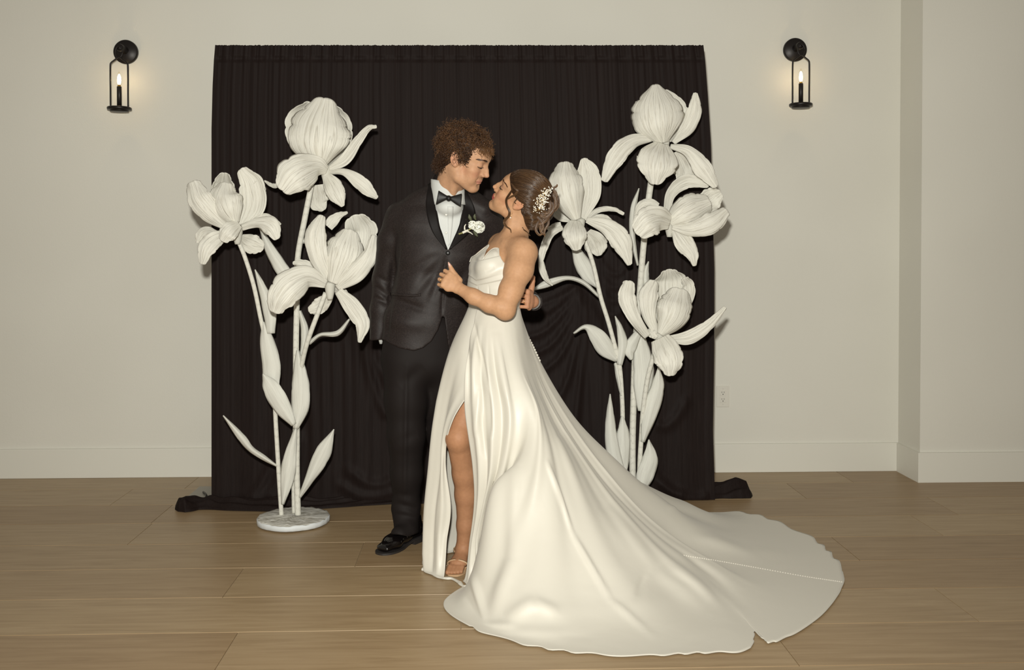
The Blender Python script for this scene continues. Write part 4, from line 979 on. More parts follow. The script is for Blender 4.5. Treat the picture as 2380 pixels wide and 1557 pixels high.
# ---------------- gown
m = M['satin'] = mat('ivory_satin', (.585, .56, .49), .44, spec=.42, sheen=.1); n = N(m)
c = n.coord('Object'); n.bump(n.noise(c, 260, 2), .05, .001, n.bump(n.noise(c, 7, 3, .5, .3), .12, .02))
v = Vox((-.12, 3.64, .98), (.27, 4.10, 1.50), .0020); bride_torso(v, .006)
v.polycut([(1070, 609), (1091, 609), (1096, 597), (1104, 592), (1136, 567), (1138, 571), (1128, 586), (1121, 605), (1124, 602), (1133, 588), (1146, 577), (1159, 576), (1161, 594), (1164, 602), (1170, 612), (1200, 628), (1230, 648), (1260, 656), (1260, 724), (1060, 724)], 3.5, 4.3, keep=True)
wV, wF = v.mesh(4); wN = vnormals(wV, wF); pj = proj(wV); d_ = np.zeros(len(wV))
X_, Y_ = pj[:, 0], pj[:, 1]; e0 = np.interp(X_, [1085, 1097, 1118, 1161, 1180], [612, 610, 605, 594.5, 590]); e1 = np.interp(X_, [1085, 1092, 1109, 1158, 1180], [636, 641, 652, 639, 633]); e2 = np.interp(X_, [1085, 1093, 1109, 1156, 1180], [651, 656, 663.5, 653, 648])
t1, t2 = (Y_-e0)/(e1-e0), (Y_-e1)/(e2-e1)
k1 = np.clip((Y_-e0+1)/3.5, 0, 1)*np.clip((e1+1-Y_)/3.0, 0, 1); k2 = np.clip((e2+1-Y_)/3.0, 0, 1)*(Y_ > e0)
d_ += k1*(.0030*np.clip(t1, 0, 1)+.0024*np.sin(np.clip(t1, 0, 1)*9+(X_-1120)*.05)*np.clip(t1, 0, 1))+k2*(.0030+.0015*np.clip(t2, 0, 1))*np.clip((Y_-e0+1)/3.5, 0, 1)
d_ *= np.clip((X_-1086)/10, .3, 1)
for a, b, w_, am in [((1110, 666), (1110, 724), 2, -.003), ((1136, 664), (1137, 724), 2, -.003), ((1128, 632), (1150, 622), 5, -.003), ((1120, 600), (1129, 582), 2.5, -.004), ((1118, 602), (1104, 597), 5, .003), ((1146, 590), (1156, 584), 7, .004)]: d_ = d_+crease(a, b, w_, am)
bod = mk('bodice', wV+wN*d_[:, None], wF, M['satin'], bride); tag(bod, 'strapless ivory satin bodice with draped folds')
wb = BVHTree.FromPolygons([Vector(q) for q in wV], wF.tolist())
for e, dx, dy_ in (([(1091.5, 609), (1096, 598), (1104, 593), (1120, 580), (1136, 568)], 1.5, 2.5), ([(1136, 568), (1128, 586), (1121.5, 604)], -2.5, 1.5), ([(1122.5, 603), (1133, 588), (1146, 577.5), (1159, 576.5)], 1.5, 2.5), ([(1159, 576.5), (1160.5, 594), (1164, 602), (1170, 612)], -2.5, 1)):
    pts = []
    for q in catmull(e, 26):
        for k_ in (1, 2, 3):
            h_ = hit(wb, q[0]+dx*k_, q[1]+dy_*k_)
            if h_ is not None: pts.append(P(q[0], q[1], float(h_[1])-.001)); break
    pts = np.array(pts); pts[:, 1] = np.convolve(np.pad(pts[:, 1], 3, 'edge'), np.ones(7)/7, 'valid')
    mk('neckline_edge', *tube(pts, .0017, 8), M['satin'], bod)
# skirt and train: a sheet from the waist to a hem that lies on the floor, open at the slit
f3 = lambda a, b: tuple(F(a, b))
def col_(rows, hem): return [P(*r) for r in rows]+[np.array(F(*hem))]
CO = [
 col_([(1100, 716, 3.790), (1084, 830, 3.725), (1080, 945, 3.680), (1098, 1080, 3.660), (1102, 1170, 3.670), (1090, 1270, 3.680)], (1076, 1354)),
 col_([(1126, 720, 3.775), (1118, 835, 3.685), (1126, 960, 3.630), (1132, 1080, 3.610), (1124, 1170, 3.630), (1108, 1265, 3.650)], (1092, 1364)),
 col_([(1148, 722, 3.765), (1160, 850, 3.670), (1178, 970, 3.600), (1165, 1080, 3.590), (1136, 1165, 3.620), (1115, 1262, 3.650)], (1106, 1352)),
 col_([(1162, 723, 3.770), (1182, 850, 3.670), (1210, 970, 3.595), (1195, 1075, 3.590), (1152, 1160, 3.640), (1128, 1262, 3.690)], (1128, 1338)),
 col_([(1170, 723, 3.775), (1196, 850, 3.675), (1232, 960, 3.590), (1210, 1068, 3.540), (1144, 1140, 3.510), (1100, 1325, 3.430)], (1032, 1402)),
 col_([(1176, 723, 3.785), (1206, 850, 3.685), (1246, 962, 3.590), (1238, 1095, 3.490), (1192, 1235, 3.400), (1150, 1385, 3.280)], (1092, 1459)),
 col_([(1182, 722, 3.800), (1214, 850, 3.700), (1256, 964, 3.600), (1275, 1105, 3.480), (1262, 1265, 3.340), (1235, 1420, 3.170)], (1240, 1506)),
 col_([(1188, 722, 3.815), (1222, 850, 3.730), (1266, 970, 3.640), (1312, 1130, 3.500), (1345, 1300, 3.330), (1375, 1436, 3.160)], (1440, 1528)),
 col_([(1193, 721, 3.835), (1229, 850, 3.760), (1276, 974, 3.685), (1345, 1130, 3.560), (1430, 1295, 3.380), (1520, 1425, 3.210)], (1620, 1522)),
 col_([(1198, 720, 3.855), (1235, 848, 3.795), (1286, 972, 3.735), (1370, 1122, 3.640), (1490, 1280, 3.460), (1610, 1395, 3.330)], (1738, 1514)),
 col_([(1200, 720, 3.865), (1238, 846, 3.815), (1291, 968, 3.765), (1382, 1112, 3.690), (1512, 1260, 3.540), (1650, 1375, 3.400)], (1757, 1468)),
 col_([(1202, 719, 3.872), (1241, 843, 3.835), (1296, 962, 3.790), (1390, 1102, 3.735), (1525, 1240, 3.610), (1680, 1358, 3.470)], (1796, 1497)),
 col_([(1203, 719, 3.880), (1244, 840, 3.855), (1302, 956, 3.825), (1396, 1090, 3.780), (1520, 1222, 3.690), (1690, 1332, 3.570)], (1905, 1438)),
 col_([(1204, 718, 3.890), (1248, 834, 3.880), (1311, 950, 3.865), (1402, 1078, 3.825), (1512, 1200, 3.760), (1650, 1298, 3.710)], (1962, 1352)),
 col_([(1204, 718, 3.905), (1250, 830, 3.920), (1332, 966, 3.925), (1424, 1062, 3.935), (1525, 1152, 3.940), (1690, 1262, 3.900)], (1930, 1288)),
 col_([(1200, 717, 3.935), (1247, 833, 3.965), (1324, 970, 4.000), (1416, 1070, 4.070), (1512, 1142, 4.120), (1640, 1208, 4.180)], (1850, 1234)),
 col_([(1192, 716, 3.965), (1232, 835, 4.020), (1300, 975, 4.080), (1402, 1078, 4.180), (1492, 1130, 4.300), (1580, 1166, 4.400)], (1700, 1192)),
 col_([(1175, 716, 3.980), (1195, 835, 4.070), (1225, 975, 4.140), (1265, 1085, 4.200), (1300, 1140, 4.260), (1340, 1185, 4.300)], (1400, 1222)),
 col_([(1140, 715, 3.985), (1135, 835, 4.060), (1130, 975, 4.080), (1128, 1100, 4.100), (1126, 1170, 4.110), (1125, 1235, 4.110)], (1125, 1272)),
 col_([(1104, 715, 3.935), (1062, 835, 3.960), (1034, 975, 3.960), (1014, 1100, 3.960), (1004, 1180, 3.955), (998, 1250, 3.950)], (996, 1300)),
 col_([(1090, 715, 3.880), (1042, 825, 3.870), (1013, 975, 3.860), (998, 1100, 3.850), (991, 1180, 3.840), (988, 1250, 3.830)], (984, 1326)),
 col_([(1092, 715, 3.840), (1070, 828, 3.772), (1032, 975, 3.770), (1020, 1100, 3.765), (1011, 1180, 3.765), (1006, 1255, 3.765)], (1004, 1340)),
 col_([(1106, 716, 3.800), (1138, 830, 3.722), (1053, 975, 3.690), (1036, 1070, 3.745), (1048, 1180, 3.750), (1038, 1262, 3.735)], (1030, 1349))]
CO = np.array(CO); wc = P(1148, 716, BY)
for q in CO:
    d0 = q[0]-wc; d0[2] = 0; a_, b_ = d0 @ BR, d0 @ BF; k_ = 1/math.sqrt((a_/.121)**2+(b_/.099)**2); q[0] = wc+(BR*a_+BF*b_)*k_
ncol, nrow = CO.shape[:2]; NU, NV = 420, 190
T1 = np.stack([catmull(CO[:, r], NU) for r in range(nrow)], 1)            # NU x nrow x 3
SK = np.stack([catmull(T1[i], NV) for i in range(NU)], 0)                  # NU x NV x 3
cu = np.linspace(0, ncol-1, NU)[:, None]; tv = np.linspace(0, 1, NV)[None, :]
ku = lambda a, b, s_=.5: np.clip((cu-a)/s_, 0, 1)*np.clip((b-cu)/s_, 0, 1)
def gn(A):
    du = np.gradient(A, axis=0); dv = np.gradient(A, axis=1); k = np.cross(du, dv); return k/(np.linalg.norm(k, axis=-1)[..., None]+1e-12)
def outward(A):
    n_ = gn(A); o = A-np.array([.06, 3.88, 0]); o[..., 2] = 0; o /= np.linalg.norm(o, axis=-1)[..., None]+1e-9; o = o*.7; o[..., 2] = .7
    sg = (n_*o).sum(-1); return n_*np.where(sg < 0, -1.0, 1.0)[..., None]
SN = outward(SK)
# orient outwards: towards the camera side for the near columns
disp = np.zeros((NU, NV))
for c0, wid, amp, t0 in [(.55, .16, .012, .05), (.95, .14, -.010, .05), (1.35, .16, .014, .04), (1.75, .15, -.011, .08), (2.2, .2, .012, .1), (19.6, .2, -.012, .15), (20.3, .2, .014, .12), (20.9, .22, -.012, .15), (21.5, .2, .010, .2)]:
    disp += amp*np.exp(-((cu-c0)/wid)**2)*np.clip((tv-t0)*6, 0, 1)*np.clip((1.02-tv)*7, .25, 1)
for c0, c1, wid, amp in [(5.5, 5.2, .3, .018), (6.6, 6.9, .3, -.012), (7.6, 7.8, .35, .016), (9.0, 8.6, .35, -.014), (10.0, 9.6, .35, .020), (11.6, 11.0, .35, -.016), (12.4, 12.2, .3, .014), (14.7, 15.0, .3, -.02)]:
    disp += .6*amp*np.exp(-((cu-(c0+(c1-c0)*tv))/wid)**2)*np.clip((tv-.18)*3, 0, 1)*np.clip((.97-tv)*5, 0, 1)
SK = SK+SN*disp[..., None]
pj = proj(SK.reshape(-1, 3)); d_ = np.zeros(len(pj)); Yv = SK[..., 1].reshape(-1); nearside = (cu.repeat(NV, 1).reshape(-1) < 14.2)
for a, b, w_, am in [((1085, 730), (1090, 930), 5, -.010), ((1100, 745), (1135, 900), 5, -.010), ((1135, 900), (1140, 1010), 6, -.010), ((1150, 770), (1180, 930), 12, .010), ((1115, 900), (1105, 1010), 6, .008), ((1118, 960), (1128, 1060), 5, -.008),
                     ((1272, 1075), (1330, 1240), 5, .012), ((1330, 1240), (1420, 1400), 6, .012), ((1420, 1400), (1530, 1490), 7, .010), ((1290, 1010), (1400, 1180), 22, .016), ((1400, 1180), (1520, 1330), 24, .018), ((1520, 1330), (1640, 1420), 20, .014),
                     ((1200, 1080), (1190, 1300), 18, .014), ((1190, 1300), (1145, 1420), 16, .012), ((1245, 1402), (1175, 1436), 16, .014), ((1240, 1405), (1300, 1430), 14, .012), ((1150, 1455), (1320, 1472), 12, .010), ((1300, 1476), (1380, 1484), 9, -.006), ((1098, 1335), (1130, 1436), 7, .016), ((1080, 1370), (1112, 1440), 9, -.010), ((1130, 1440), (1200, 1448), 8, .012),
                     ((1560, 1320), (1660, 1400), 14, .014), ((1600, 1300), (1760, 1440), 12, -.010), ((1500, 1340), (1480, 1390), 8, -.008), ((1620, 1250), (1760, 1290), 12, .012), ((1560, 1180), (1620, 1165), 8, .014), ((1600, 1190), (1660, 1180), 6, -.012), ((1760, 1275), (1930, 1300), 12, .010)]:
    d_ = d_+crease(a, b, w_, am)
SN = outward(SK)
SK = SK+SN*((d_*nearside).reshape(NU, NV))[..., None]
SK[..., 2] += .0015*np.clip((tv-.93)*14, 0, 1)*np.abs(np.sin(cu*11+np.sin(cu*5)*2))*2*(cu > 4)*(cu < 17)
wob = .006*np.sin(cu*15+2*np.sin(cu*4))*np.clip((tv-.95)*20, 0, 1)*(cu > 5)*(cu < 17)*(1+1.2*(cu > 13.3))
SK[..., 0] += wob*.7; SK[..., 1] += wob
zz = SK[..., 2]; zs = .5*(zz+np.sqrt(zz*zz+.045**2)); en = np.clip((tv-.80)/.19, 0, 1); zs = zs*(1-en**2*(3-2*en))+.006*en**2*(3-2*en)+.0; nearf = np.clip((.25-zz)/.15, 0, 1)
SK[..., 2] = np.maximum(np.where(zz < .25, zz*(1-nearf)+zs*nearf, zz), .006)
sk = mk('skirt', SK.reshape(-1, 3), grid_faces(NU, NV), M['satin'], bride); thick(sk, .003)
tag(sk, 'full ivory satin skirt with a thigh slit and a long round train')
# turned-up hem bits at the slit
def hemroll(pts, r, nm='hem_fold'):
    q = catmull(pts, 40); n_ = len(q); p = np.array([F(a, b) for a, b in q]); p[:, 2] = r*.8
    V, f = tube(p, r*(1+.18*np.sin(np.arange(n_)*.35)), 12); V[:, 2] = np.maximum(V[:, 2]*.8, .002); return mk(nm, V, f, M['satin'], sk)
hemroll([(982, 1326), (992, 1328), (1003, 1324)], .009); hemroll([(1003, 1334), (1020, 1344), (1038, 1347), (1052, 1348), (1070, 1358)], .007); hemroll([(1067, 1357), (1080, 1366), (1098, 1360)], .007)
# buttons down the back and along the train
skb = BVHTree.FromPolygons([Vector(q) for q in SK.reshape(-1, 3)], grid_faces(NU, NV).tolist())
sph = lambda c_, r_, n_=10: lathe([(r_*math.sin(math.pi*i/(n_-2)), -r_*math.cos(math.pi*i/(n_-2))) for i in range(n_-1)], c_, 'z', 12)
bl = catmull([(1203, 738), (1212, 756), (1228, 788), (1240, 812), (1252, 838)], 18)
for i in range(18):
    p = P(bl[i][0]+1.5, bl[i][1], 3.905+.0*i); b_ = mk('button', *sph(p, .006), M['satin'], sk)
parts = []
for q in catmull([(1590, 1291), (1680, 1306), (1770, 1322), (1870, 1340), (1956, 1353)], 70):
    h_ = hit(skb, *q, .001)
    if h_ is not None: parts.append(sph(h_, .0042, 7))
if parts: tag(mk('seam_buttons', *join(parts), M['satin'], sk), kind='stuff')
# sandal
toe, fd, sd_, tb, heel = b_foot
M['tan'] = mat('tan_leather', (.50, .33, .19), .5)
at = lambda f_, s_, u_: toe+fd*f_+sd_*s_+np.array([0, 0, u_])
so = [(.022, 0), (.012, .026), (-.03, .040), (-.07, .034), (-.13, .022), (-.20, .024), (-.215, 0), (-.20, -.024), (-.13, -.022), (-.07, -.034), (-.03, -.040), (.012, -.026)]
cc_ = catmull(so, 48, True); zt_ = lambda a: .010+np.clip((-a-.06)/.14, 0, 1)**1.3*.055
V = [at(a, b, zt_(a)-.004) for a, b in cc_]+[at(a, b, max(zt_(a)-.010, .001)) for a, b in cc_]; k = len(cc_)
sdl = mk('sandal', V, [list(range(k)), list(range(k, 2*k))[::-1]]+[[i, k+i, k+(i+1) % k, (i+1) % k] for i in range(k)], M['tan'], bride, smooth=False); tag(sdl, 'tan strappy heeled sandal')
bb = BVHTree.FromPolygons([Vector(q) for q in bV], bF.tolist())
def strap_ring(c_, u, w_, ru, rw, nm='strap'):
    t = np.linspace(0, 2*np.pi, 41); ax_ = np.cross(u, w_); ax_ /= np.linalg.norm(ax_); V = []
    for k_ in (-.0042, .0042): V.append(c_+ax_*k_+np.outer(np.cos(t)*ru, u)+np.outer(np.sin(t)*rw, w_))
    o = mk(nm, np.concatenate(V), grid_faces(2, 41), M['tan'], sdl); thick(o, .004, 1.0)
sh_ = ankle-P(1082, 1220, 3.84); sh_ /= np.linalg.norm(sh_); u_ = sd_; w2 = np.cross(sh_, u_); w2 /= np.linalg.norm(w2); u2 = np.cross(w2, sh_)
strap_ring(ankle+sh_*.006, u2, w2, .037, .0395)
fl_ = tb-ankle; fl_ /= np.linalg.norm(fl_); w3 = np.cross(fl_, sd_); w3 /= np.linalg.norm(w3); strap_ring(tb-fl_*.002+np.array([0, 0, -.003]), sd_, w3, .0395, .0195)
mk('heel', *tube([at(-.195, 0, .058), at(-.197, 0, .03), at(-.20, 0, .001)], [.012, .007, .006], 12), M['tan'], sdl)
# ================================================================== hair
def hair_mat(name, rough=.38):
    m = mat(name, (.1, .05, .02), rough, spec=.35); n = N(m); a = n.add('ShaderNodeVertexColor', layer_name='Col'); n.color(a.outputs[0]); return m
M['hair'] = hair_mat('brown_hair'); M['hair_smooth'] = hair_mat('brown_hair_smooth', .30)
m = M['hair_base'] = mat('hair_base', (.022, .011, .006), .6, spec=.2)
M['hair_under'] = mat('hair_under', (.030, .015, .0075), .5, spec=.25)
def strands(name, curves, radii, cols, m_, parent, sides=5):
    """many locks as one mesh: curves (k,n,3)"""
    V, Fa, C, n = [], [], [], 0
    for c_, r, co in zip(curves, radii, cols):
        v_, f_ = tube(c_, r, sides, False); V.append(v_); Fa.append(np.array(f_)+n); n += len(v_)
        t = np.repeat(np.linspace(0, 1, len(c_)), sides)[:, None]; C.append(co[0]*(1-t)+co[1]*t)
    return mk(name, np.concatenate(V), np.concatenate(Fa), m_, parent, col=np.concatenate(C))
R7 = np.random.RandomState(7)
# ---- groom: curly
v = Vox(GH.o-.17, GH.o+.17, .0035)
E = lambda c, r, k=.01, op='add': v.ell(GH(*c), np.array(r)*GH.s, GH.R, k, op)
E((0, -.024, .037), (.081, .100, .086)); E((0, -.060, -.020), (.070, .060, .065), .02)
E((0, .080, -.030), (.095, .075, .090), .01, 'cut'); E((.08, .012, -.060), (.03, .034, .070), .01, 'cut'); E((-.08, .012, -.060), (.03, .034, .070), .01, 'cut')
E((0, -.02, -.125), (.11, .12, .06), .01, 'cut')
hb = mk('hair', *v.mesh(1), M['hair_base'], groom); tag(hb, 'short curly brown hair')
cur, rad, cols = [], [], []
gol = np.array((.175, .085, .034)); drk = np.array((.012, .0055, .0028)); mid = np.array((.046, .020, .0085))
def curl(p, d, length, cr, turns, col, tube_r, droop=.0):
    n_ = 20; t = np.linspace(0, 1, n_); d = d/np.linalg.norm(d); a = np.cross(d, R7.randn(3)); a /= np.linalg.norm(a); b = np.cross(d, a); ph = R7.rand()*6.28
    rr = cr*np.clip(t*3, .15, 1)*(1-.25*t)
    c_ = p+d*(t*length)[:, None]+np.array([0, 0, -1])*(droop*t**2)[:, None]+(np.cos(ph+turns*6.28*t)*rr)[:, None]*a+(np.sin(ph+turns*6.28*t)*rr)[:, None]*b
    cur.append(c_); rad.append(tube_r*(1-.55*t)); cols.append(col)
cnt = 0
while cnt < 3000:
    q = R7.randn(3); q /= np.linalg.norm(q)
    p = np.array((0, -.024, .036))+q*np.array((.080, .099, .083))
    lim = .066 if p[1] > .045 else (.066-(.045-p[1])*1.5 if p[1] > .0 else -.004)
    if p[1] < -.03: lim = -.052
    if p[2] < lim: continue
    if p[2] < .0 and p[1] < -.03: p[0] *= .85; p[1] = p[1]*.92
    cnt += 1
    bump_ = snoise(p[0]*95+p[1]*20, p[2]*95-p[1]*60, 21); p = p+q*(.006*bump_)
    nrm = q*np.array((1, .9, 1)); back = p[1] < -.03
    d = nrm*.75+R7.randn(3)*.45+np.array((0, .35 if p[1] > 0 else -.1, .05 if not back else -.35))
    wd = GH.R @ d; top = p[2] > .05
    ln = R7.uniform(.014, .032)*(1.15 if top else .9)*(1+.35*bump_)+(.014 if R7.rand() < .06 else 0)
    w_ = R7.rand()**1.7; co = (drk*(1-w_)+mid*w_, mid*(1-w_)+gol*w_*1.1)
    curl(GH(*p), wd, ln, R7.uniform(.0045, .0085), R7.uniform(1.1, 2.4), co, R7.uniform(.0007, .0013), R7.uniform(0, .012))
for _ in range(170):       # fringe over the forehead
    x_ = R7.uniform(-.055, .06); p = (x_, .066+.012*R7.rand()-abs(x_)*.35, .072+R7.uniform(-.006, .012)); wd = GH.R @ np.array((x_*2, .9, -.35+.3*R7.randn()))
    curl(GH(*p), wd, R7.uniform(.015, .032), R7.uniform(.006, .010), R7.uniform(1.0, 1.8), (mid, gol), R7.uniform(.0007, .0012), R7.uniform(.004, .030))
for s_ in (-1, 1):        # sideburn curls and nape
    for _ in range(130):
        p = (s_*(.070+.006*R7.rand()), R7.uniform(.004, .040), R7.uniform(.0, .055)); wd = GH.R @ np.array((s_*.5, .3, -.7))+R7.randn(3)*.25
        curl(GH(*p), wd, R7.uniform(.012, .026), R7.uniform(.006, .009), R7.uniform(1.0, 1.6), (drk, mid), R7.uniform(.0007, .0012), R7.uniform(.002, .012))
    for _ in range(420):
        t_ = R7.uniform(.05, 1.45); p = (s_*.072*math.sin(t_), -.030-.082*math.cos(t_)*(.9 if t_ < 1.2 else 1), R7.uniform(-.078, .02)); wd = GH.R @ np.array((s_*.5, -.6, -.5))+R7.randn(3)*.35
        curl(GH(*p), wd, R7.uniform(.014, .03), R7.uniform(.006, .009), R7.uniform(1.0, 1.8), (drk, mid*1.1), R7.uniform(.0007, .0013), R7.uniform(.002, .012))
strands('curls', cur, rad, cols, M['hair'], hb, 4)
# brows and lashes as short hairs
def face_hairs(H, bvh_o, parent, fem):
    cur, rad, cols = [], [], []
    for s_ in (-1, 1):
        for _ in range(300 if not fem else 240):
            t = R7.rand(); x_ = s_*(.014+.036*t); z_ = .0225+.0055*math.sin(t*2.4)-.004*t**3+R7.randn()*(.0017 if not fem else .0012)
            def on(xx, zz):
                h_ = bvh_o.ray_cast(Vector(H(xx, .16, zz)), Vector(-H.R[:, 1]))[0]; return None if h_ is None else np.array(h_)
            p, p2 = on(x_, z_), on(x_+s_*.006, z_+.0016-.0035*t)
            if p is None or p2 is None: continue
            e = p2-p; tt = np.linspace(0, 1, 4)[:, None]
            cur.append(p+e*tt+H.R[:, 1]*(.0003+.0004*tt)); rad.append(np.array([.00035, .00035, .0003, .00015])); c_ = np.array((.05, .022, .011)); cols.append((c_, c_))
        if True:
            for _ in range(46):
                t = R7.rand(); x_ = s_*(.0185+.029*t); z_ = -.0047-.0022*max(0, 1-((abs(x_)-.0325)/.016)**2)
                h_ = bvh_o.ray_cast(Vector(H(x_, .16, z_)), Vector(-H.R[:, 1]))[0]
                if h_ is None: continue
                p = np.array(h_); e = H.R @ np.array((s_*(t-.4)*.006, .0055 if fem else .0035, -.0035)); tt = np.linspace(0, 1, 4)[:, None]
                cur.append(p+e*tt+(H.R[:, 2]*.003*tt**2)*(1 if fem else .3)); rad.append(np.array([.00035, .00035, .0003, .00015])); c_ = np.array((.012, .007, .005)); cols.append((c_, c_))
    strands('brows_and_lashes', cur, rad, cols, M['hair'], parent, 4)
face_hairs(GH, BVHTree.FromPolygons([Vector(q) for q in gV], gF.tolist()), groom, False)
face_hairs(BH_, bb, bride, True)

# ---- bride: swept back into a low curled knot
v = Vox(BH_.o-(.16, .16, .22), BH_.o+(.22, .18, .16), .0030)
E = lambda c, r, k=.01, op='add': v.ell(BH_(*c), np.array(r)*BH_.s, BH_.R, k, op)
E((0, -.024, .042), (.079, .095, .081)); E((0, .022, .038), (.071, .066, .060), .02)
v.ell(P(1236, 505, 3.87), (.040, .055, .055), None, .03); v.ell(P(1228, 470, 3.84), (.045, .05, .05), None, .03)
v.ell(P(1272, 462, 3.86), (.036, .045, .045), None, .02); v.ell(P(1268, 495, 3.86), (.034, .042, .036), None, .02); v.ell(P(1258, 520, 3.86), (.022, .028, .024), None, .02)
v.polycut([(1100, 380), (1186, 397), (1184, 412), (1186, 430), (1189, 447), (1196, 458), (1203, 466), (1210, 480), (1211, 500), (1209, 520), (1216, 534), (1226, 541), (1226, 590), (1100, 590)], 3.5, 3.90)
v.polycut([(1100, 380), (1180, 398), (1172, 410), (1176, 440), (1190, 470), (1203, 490), (1209, 560), (1100, 590)], 3.90, 4.2)
hV, hF = v.mesh(2); bh = mk('hair', hV, hF, M['hair_under'], bride); tag(bh, 'brown hair swept into a low curled knot')
hbv = BVHTree.FromPolygons([Vector(q) for q in hV], hF.tolist())
G = [[(1187, 397), (1214, 389), (1250, 399), (1278, 420), (1290, 434)], [(1187, 400), (1212, 394), (1246, 404), (1272, 424), (1283, 436)], [(1186, 411), (1208, 407), (1240, 420), (1265, 439), (1279, 452)], [(1186, 427), (1208, 430), (1240, 440), (1264, 455), (1278, 466)],
     [(1188, 441), (1208, 446), (1233, 454), (1258, 465), (1274, 474)], [(1194, 452), (1208, 460), (1227, 469), (1252, 476), (1270, 482)], [(1200, 462), (1214, 472), (1233, 479), (1252, 485), (1268, 490)],
     [(1210, 480), (1221, 491), (1240, 495), (1258, 494), (1272, 496)], [(1210, 498), (1219, 508), (1240, 509), (1258, 504), (1270, 502)], [(1210, 516), (1219, 527), (1234, 534), (1246, 530), (1258, 518)]]
G = np.array(G, float); cur, rad, cols = [], [], []
light = np.array((.19, .105, .048)); dk = np.array((.020, .0095, .0045)); md = np.array((.062, .031, .014))
NG = 1500
for i in range(NG):
    s_ = R7.uniform(0, len(G)-1); a = int(min(s_, len(G)-2)); f_ = s_-a; g_ = G[a]*(1-f_)+G[a+1]*f_
    q = catmull(g_+R7.randn(5, 2)*np.array([1.2, 1.4]), 26); tr = np.linspace(0, 1, 26); pts = []; st = R7.uniform(0, .18); off = R7.uniform(.0005, .0045)
    q = catmull(q[int(st*25):], 22); wav_ = .0012*np.sin(np.linspace(0, 6, 22)+s_*9)+.0006*np.sin(np.linspace(0, 9, 22)+R7.rand()*6)
    for k in range(22):
        h_ = hit(hbv, q[k][0], q[k][1], off+wav_[k]+.004*math.sin(math.pi*k/21))
        if h_ is not None: pts.append(h_)
    if len(pts) < 12: continue
    pts = np.array(pts)
    if np.abs(np.diff(pts[:, 1])).max() > .03: continue
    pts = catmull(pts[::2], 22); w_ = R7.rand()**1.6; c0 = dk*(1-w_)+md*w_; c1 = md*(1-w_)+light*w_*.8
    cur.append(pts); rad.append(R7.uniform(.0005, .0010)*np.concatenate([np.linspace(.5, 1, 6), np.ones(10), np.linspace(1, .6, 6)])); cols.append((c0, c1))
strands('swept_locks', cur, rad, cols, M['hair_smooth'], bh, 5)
# knot: rolled curls; each lock is a ribbon-like bundle of strands
def lock(path, Y, wid, n_s, cols_, name='curl', twist=0.0, offz=0.0):
    q = catmull(path, 40); c_ = np.array([P(a, b, Y[i]) for i, (a, b) in enumerate(q)]) if np.ndim(Y) else np.array([P(a, b, Y) for a, b in q])
    t = np.gradient(c_, axis=0); t /= np.linalg.norm(t, axis=1)[:, None]; s1 = np.cross(t, (0, 1.0, 0)); s1 /= np.linalg.norm(s1, axis=1)[:, None]+1e-9; s2 = np.cross(t, s1)
    cu_, ra_, co_ = [], [], []
    env = np.sin(np.pi*np.linspace(.12, .97, 40))**.6
    for _ in range(n_s):
        a = R7.rand()*6.28; r = wid*math.sqrt(R7.rand()); ph = twist*np.linspace(0, 6.28, 40)
        cu_.append(c_+(np.cos(a+ph)*r*env)[:, None]*s1+(np.sin(a+ph)*r*.6*env)[:, None]*s2); ra_.append(R7.uniform(.0006, .0011)*(.35+.65*env)); w_ = R7.rand(); co_.append((cols_[0]*(1-w_)+cols_[1]*w_, cols_[1]*(1-w_)+cols_[2]*w_))
    return cu_, ra_, co_
A = [[], [], []]
for path, Y, wd in [
    ([(1262, 436), (1276, 434), (1288, 442), (1293, 456), (1288, 470)], 3.82, .007), ([(1270, 446), (1284, 452), (1292, 466), (1290, 482), (1280, 490)], 3.815, .008), ([(1264, 455), (1274, 464), (1280, 478), (1276, 492), (1266, 498)], 3.81, .008),
    ([(1290, 448), (1297, 462), (1296, 478), (1288, 490), (1278, 494)], 3.85, .006), ([(1284, 470), (1286, 486), (1278, 500), (1266, 506), (1256, 500)], 3.815, .007), ([(1280, 438), (1288, 436), (1294, 432), (1295, 428)], 3.84, .004),
    ([(1278, 492), (1272, 508), (1262, 518), (1252, 522)], 3.815, .007), ([(1270, 500), (1262, 515), (1256, 530), (1260, 542), (1268, 546)], 3.82, .006), ([(1256, 510), (1248, 522), (1246, 536), (1254, 546), (1262, 542)], 3.82, .005),
    ([(1276, 505), (1274, 522), (1266, 536), (1266, 550)], 3.83, .005), ([(1244, 500), (1256, 512), (1262, 528), (1256, 540)], 3.815, .006), ([(1256, 440), (1266, 448), (1270, 460), (1262, 470), (1252, 468)], 3.815, .006)]:
    for a, b in zip(A, lock(path, Y, wd, 46, (dk*1.4, md*1.3, light), twist=.5)): a += b
strands('knot_curls', *A, M['hair_smooth'], bh, 5)
A = [[], [], []]
def front(a, b, o_):
    y_ = [float(h_[1]) for h_ in (hit(bb, a, b), hit(hbv, a, b)) if h_ is not None]; return min(y_)-o_ if y_ else None
